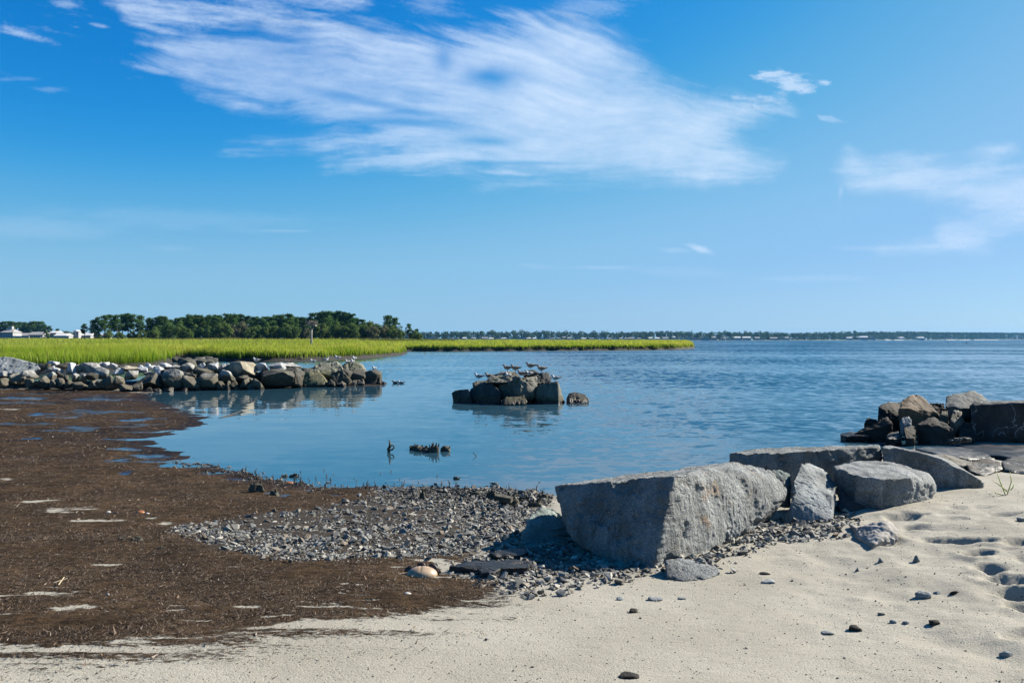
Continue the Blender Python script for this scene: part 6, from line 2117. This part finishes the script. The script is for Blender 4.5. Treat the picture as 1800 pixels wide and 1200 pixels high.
# ------------------------------------------------------------------ osprey nest, houses, haze
def build_nest():
    M_POST = simple_mat('grey_post', (0.30, 0.28, 0.24), 0.85, 0.3, 2)
    M_NEST = simple_mat('nest_sticks', (0.17, 0.15, 0.125), 0.9, 0.4, 3)
    Y = 128.0
    k = Y / F
    p = at(547, 605, Y)
    e = empty('nest_platform', (p[0], Y, 0.4))
    zb = 0.4
    def L(px, py): q = at(px, py, Y); return (q[0] - p[0], 0.0, q[2] - zb)
    MB().tube([(0, 0, -0.3), L(547.3, 590), L(548, 577)], [0.17, 0.15, 0.13], 8).build('pole', M_POST, e, smooth=True)
    for a in ((545, 575), (552, 574)):
        MB().tube([L(548, 580), L(*a)], [0.09, 0.08], 6).build('brace', M_POST, e)
    x0, z0 = L(540, 572)[0], L(540, 572)[2]
    MB().box(x0, -x0 + 0.15, -0.7, 0.7, z0 - 0.08, z0 + 0.05).build('platform', M_POST, e)
    rs = np.random.RandomState(3)
    mb = MB()
    for i in range(90):
        a = rs.uniform(0, 6.28)
        c = np.array([rs.uniform(-0.7, 0.75), rs.uniform(-0.6, 0.6), z0 + 0.05 + 0.62 * rs.rand() ** 1.3])
        d = np.array([math.cos(a), math.sin(a), rs.normal() * 0.25]) * rs.uniform(0.25, 0.5)
        mb.tube([tuple(c - d), tuple(c + d)], [0.035, 0.02], 4)
    mb.build('nest', M_NEST, e)
    for a, b in (((540, 571), (537, 563)), ((556, 571), (558.5, 563.5)), ((545, 569), (543, 562.5)), ((553, 569), (555.5, 563))):
        MB().tube([L(*a), L(*b)], [0.07, 0.05], 5).build('upright', M_POST, e)
    tag(e, 'wooden osprey nest platform on a tall pole in the marsh', 'nest platform')


build_nest()

M_WALLW = simple_mat('white_siding', (0.30, 0.30, 0.295), 0.7, 0.05, 0.3)
M_WALLG = simple_mat('pale_grey_siding', (0.45, 0.47, 0.48), 0.7, 0.08, 0.3)
M_WALLT = simple_mat('tan_siding', (0.48, 0.42, 0.34), 0.7, 0.08, 0.3)
M_ROOFG = simple_mat('grey_shingle', (0.24, 0.23, 0.225), 0.85, 0.15, 0.6)
M_ROOFB = simple_mat('pale_roof', (0.50, 0.50, 0.50), 0.8, 0.1, 0.6)
M_GLASS = simple_mat('window_glass', (0.03, 0.04, 0.05), 0.15, 0.1, 1.0)


def house(px0, px1, ytop, ybase, Y, zb, wall, roof, label, group=None, storeys=2, wins=3, gable='side', depth=8.0, extra=None, far=False):
    a, b = at(px0, ytop, Y), at(px1, ybase, Y)
    w = b[0] - a[0]
    htot = a[2] - zb
    rh = min(htot * 0.34, w * 0.28)
    hw = htot - rh
    e = empty('house', ((a[0] + b[0]) / 2, Y, zb))
    x = w / 2
    MB().box(-x, x, 0, depth, -0.5, hw).build('wall', wall, e)
    o = 0.4
    mb = MB()
    if gable == 'side':
        mb.add([(-x - o, -o, hw), (x + o, -o, hw), (x + o, depth + o, hw), (-x - o, depth + o, hw), (-x - o, depth / 2, hw + rh), (x + o, depth / 2, hw + rh)],
               [(0, 1, 5, 4), (2, 3, 4, 5), (0, 4, 3), (1, 2, 5), (0, 3, 2, 1)])
    elif gable == 'hip':
        mb.add([(-x - o, -o, hw), (x + o, -o, hw), (x + o, depth + o, hw), (-x - o, depth + o, hw), (-x * .5, depth / 2, hw + rh), (x * .5, depth / 2, hw + rh)],
               [(0, 1, 5, 4), (2, 3, 4, 5), (0, 4, 3), (1, 2, 5), (0, 3, 2, 1)])
    else:
        mb.add([(-x - o, -o, hw), (x + o, -o, hw), (x + o, depth + o, hw), (-x - o, depth + o, hw), (0, -o, hw + rh), (0, depth + o, hw + rh)],
               [(0, 4, 5, 3), (1, 2, 5, 4), (0, 1, 4), (2, 3, 5), (0, 3, 2, 1)])
    rf = mb.build('roof', roof, e)
    sh = hw / storeys
    ww = min(2.0, w / wins * 0.5)
    me = MB().box(-ww / 2, ww / 2, -0.06, 0.02, -sh * 0.30, sh * 0.30).mesh('window')
    me.materials.append(M_GLASS)
    for s_ in range(storeys):
        for i in range(wins):
            o_ = bpy.data.objects.new('window', me)
            o_.parent = e
            o_.location = (-x + w * (i + 0.5) / wins, 0, sh * (s_ + 0.52))
            COL.objects.link(o_)
    if extra == 'cupola':
        MB().box(-1.0, 1.0, depth / 2 - 1, depth / 2 + 1, hw + rh * .6, hw + rh + 1.6).build('cupola', wall, rf)
    if extra == 'porch':
        MB().box(-x * .96, x * .96, -2.4, -0.1, sh * 1.02, sh * 1.10).build('porch_roof', M_ROOFG, e)
        for i in range(6):
            xx = -x * .94 + i * x * 1.88 / 5
            MB().box(xx - .12, xx + .12, -2.35, -2.15, -0.3, sh * 1.02).build('porch_post', wall, e)
    tag(e, label, 'house', group)
    return e


def build_houses():
    Y = 480
    z = 1.6
    house(1, 22.5, 578, 594, Y, z, M_WALLW, M_ROOFG, 'white three-storey house with cupola at the far left edge', None, 3, 5, 'hip', 9, 'cupola')
    house(22, 34, 587.2, 594, Y + 4, z, M_WALLW, M_ROOFB, 'low white annex right of the three-storey house', None, 1, 3)
    house(34, 50, 585, 594, Y + 6, z, M_WALLT, M_ROOFG, 'low house with brown-grey roof left of the porch house', None, 1, 4)
    house(50, 75, 583, 594, Y, z, M_WALLW, M_ROOFG, 'long white house with a dark porch and grey roof', None, 2, 6, 'side', 9, 'porch')
    house(87, 98.5, 581.5, 594, Y + 8, z, M_WALLW, M_ROOFB, 'tall white house right of the dark conical evergreen', None, 2, 3)
    house(95.5, 115.5, 585.5, 594, Y, z, M_WALLW, M_ROOFB, 'long low white house right of the tall one', None, 1, 6)
    house(128, 138, 580, 594, Y + 10, z, M_WALLW, M_ROOFB, 'white gabled house left of the lone small pine', None, 2, 2, 'front')
    house(137, 159, 584.5, 594, Y + 14, z, M_WALLW, M_ROOFB, 'long white house half hidden behind the lone small pine', None, 1, 5)
    house(172, 186, 586, 594, Y + 30, z, M_WALLW, M_ROOFB, 'white house glimpsed between the open pine trunks', None, 1, 4)
    for x0, x1, lab in ((22, 51, 'low white wall in front of the annex'), (82, 121, 'low white wall in front of the tall white house')):
        a, b = at(x0, 590.8, Y - 6), at(x1, 590.8, Y - 6)
        mb = MB().box(a[0], b[0], Y - 6, Y - 5.6, 0.8, a[2])
        mb.box(a[0] - 0.1, b[0] + 0.1, Y - 6.1, Y - 5.5, a[2], a[2] + 0.15)
        tag(mb.build('garden_wall', M_WALLW), lab, 'wall')
    # a lamp post by the evergreen
    a = at(81.5, 581, Y - 8)
    mb = MB().tube([(0, 0, 0), (0, 0, a[2] - 1.4)], [0.12, 0.09], 6)
    mb.box(-0.3, 0.3, -0.2, 0.2, a[2] - 1.4, a[2] - 0.9)
    tag(mb.build('lamp_post', M_WALLW, None, (a[0], Y - 8, 1.4)), 'thin white lamp post in front of the conical evergreen', 'lamp post')
    # far shore
    far = [(749, 771, 5.8), (783, 797, 4.2), (800, 807, 4), (812, 820, 4.5), (829, 836, 4), (847, 857, 4.6), (860, 867, 3.8), (873, 878, 4.6), (881, 891, 4.0), (893, 902, 4.4), (905, 917, 4.6), (918, 923, 4),
           (925, 934, 4.2), (936, 943, 3.8), (948, 956, 4.4), (958, 964, 4), (967, 975, 3.8), (979, 985, 4.2), (988, 994, 5.6), (997, 1004, 4.6), (1007, 1017, 3.8), (1022, 1030, 3.4), (1036, 1044, 3.6), (1048, 1053, 4.2),
           (1056, 1062, 3.6), (1068, 1075, 3.4), (1077, 1086, 3.4), (1089, 1094, 3.6), (1096, 1117, 4.2), (1120, 1127, 3.8), (1139, 1148, 4.6), (1152, 1160, 4.0), (1165, 1175, 4.6), (1181, 1188, 6.4), (1191, 1200, 4.4),
           (1204, 1215, 6.0), (1216, 1225, 5.6), (1228, 1248, 5.2), (1250, 1260, 6.0), (1266, 1275, 5.0), (1278, 1285, 5.2), (1287, 1302, 5.6), (1305, 1320, 5.6), (1327, 1336, 5.0), (1339, 1345, 3.8), (1354, 1367, 4.4),
           (1371, 1387, 5.2), (1488, 1498, 5.0), (1499, 1526, 6.6), (1528, 1539, 5.4), (1575, 1591, 5.2), (1607, 1625, 5.0)]
    rs = np.random.RandomState(61)
    special = {749: 'white long house at the left end of the row on the far shore', 988: 'narrow tall white house in the far row above the marsh grass', 1228: 'long low white building at the water edge of the far shore',
               1096: 'long white house in the far row above the marsh tip', 1499: 'large white mansion standing apart on the far shore', 1488: 'white house left of the large mansion on the far shore',
               1528: 'white gabled house right of the large mansion on the far shore', 1575: 'grey house among the far trees right of the mansion', 1607: 'last white house toward the right on the far shore',
               1371: 'tan house near the right end of the far row', 1354: 'white house left of the tan one at the right end of the far row'}
    for i, (x0, x1, h) in enumerate(far):
        x = (x0 - 900) / F * 1600.0
        for _ in range(8): x = ((x0 + x1) / 2 - 900) / F * (float(shore_y(x)) + 2)
        Yh = float(shore_y(x)) + (2 if x0 in (1228,) else 7)
        wall = [M_WALLW, M_WALLW, M_WALLG, M_WALLW, M_WALLT][rs.randint(5)] if x0 > 1050 else M_WALLW
        if x0 in special: wall = {1575: M_WALLG, 1371: M_WALLT}.get(x0, M_WALLW)
        base = HY + H * F / Yh - 0.9
        lab = special.get(x0, 'tiny pale house in the row along the far shore, %s' % ('behind the marsh grass' if x0 < 1220 else 'right of the marsh tip'))
        house(x0, x1, 597.0 - h, base, Yh, 0.9, wall, M_ROOFB if rs.rand() < 0.6 else M_ROOFG, lab, None if x0 in special else ('far houses behind the marsh' if x0 < 1220 else 'far houses right of the marsh tip'),
              2 if h > 4.3 else 1, max(2, int((x1 - x0) / 3)), ['side', 'hip', 'front'][rs.randint(3)], 9, 'cupola' if x0 == 1499 else None)
    # small white buoys
    M_BUOY = simple_mat('white_buoy', (0.4, 0.4, 0.4), 0.5)
    for px, py, lab in ((1699, 603.5, 'tiny white buoy, the nearer of two on the far water'), (1666, 602, 'tiny white buoy, the farther of two on the far water')):
        Yb = H * F / (py - HY)
        mb = MB().tube([((px - 900) / F * Yb, Yb, -0.3), ((px - 900) / F * Yb, Yb, 0.5), ((px - 900) / F * Yb, Yb, 1.2)], [0.4, 0.36, 0.1], 8)
        tag(mb.build('buoy', M_BUOY), lab, 'buoy')


build_houses()


def build_haze():
    m = bpy.data.materials.new('sea_haze')
    m.use_nodes = True
    t = NT(m.node_tree)
    t.n.remove(t.n['Principled BSDF'])
    v = t.add('ShaderNodeVolumePrincipled')
    v.inputs['Color'].default_value = (0.16, 0.50, 0.95, 1)
    v.inputs['Density'].default_value = HAZE
    v.inputs['Anisotropy'].default_value = 0.2
    t.l.new(v.outputs[0], t.n['Material Output'].inputs['Volume'])
    mb = MB().box(-4400, 4400, -60, 4400, -2.6, 42)
    tag(mb.build('haze', m), 'thin pale blue sea haze over the bay', 'haze', kind='stuff')


HAZE = 0.00006
build_haze()
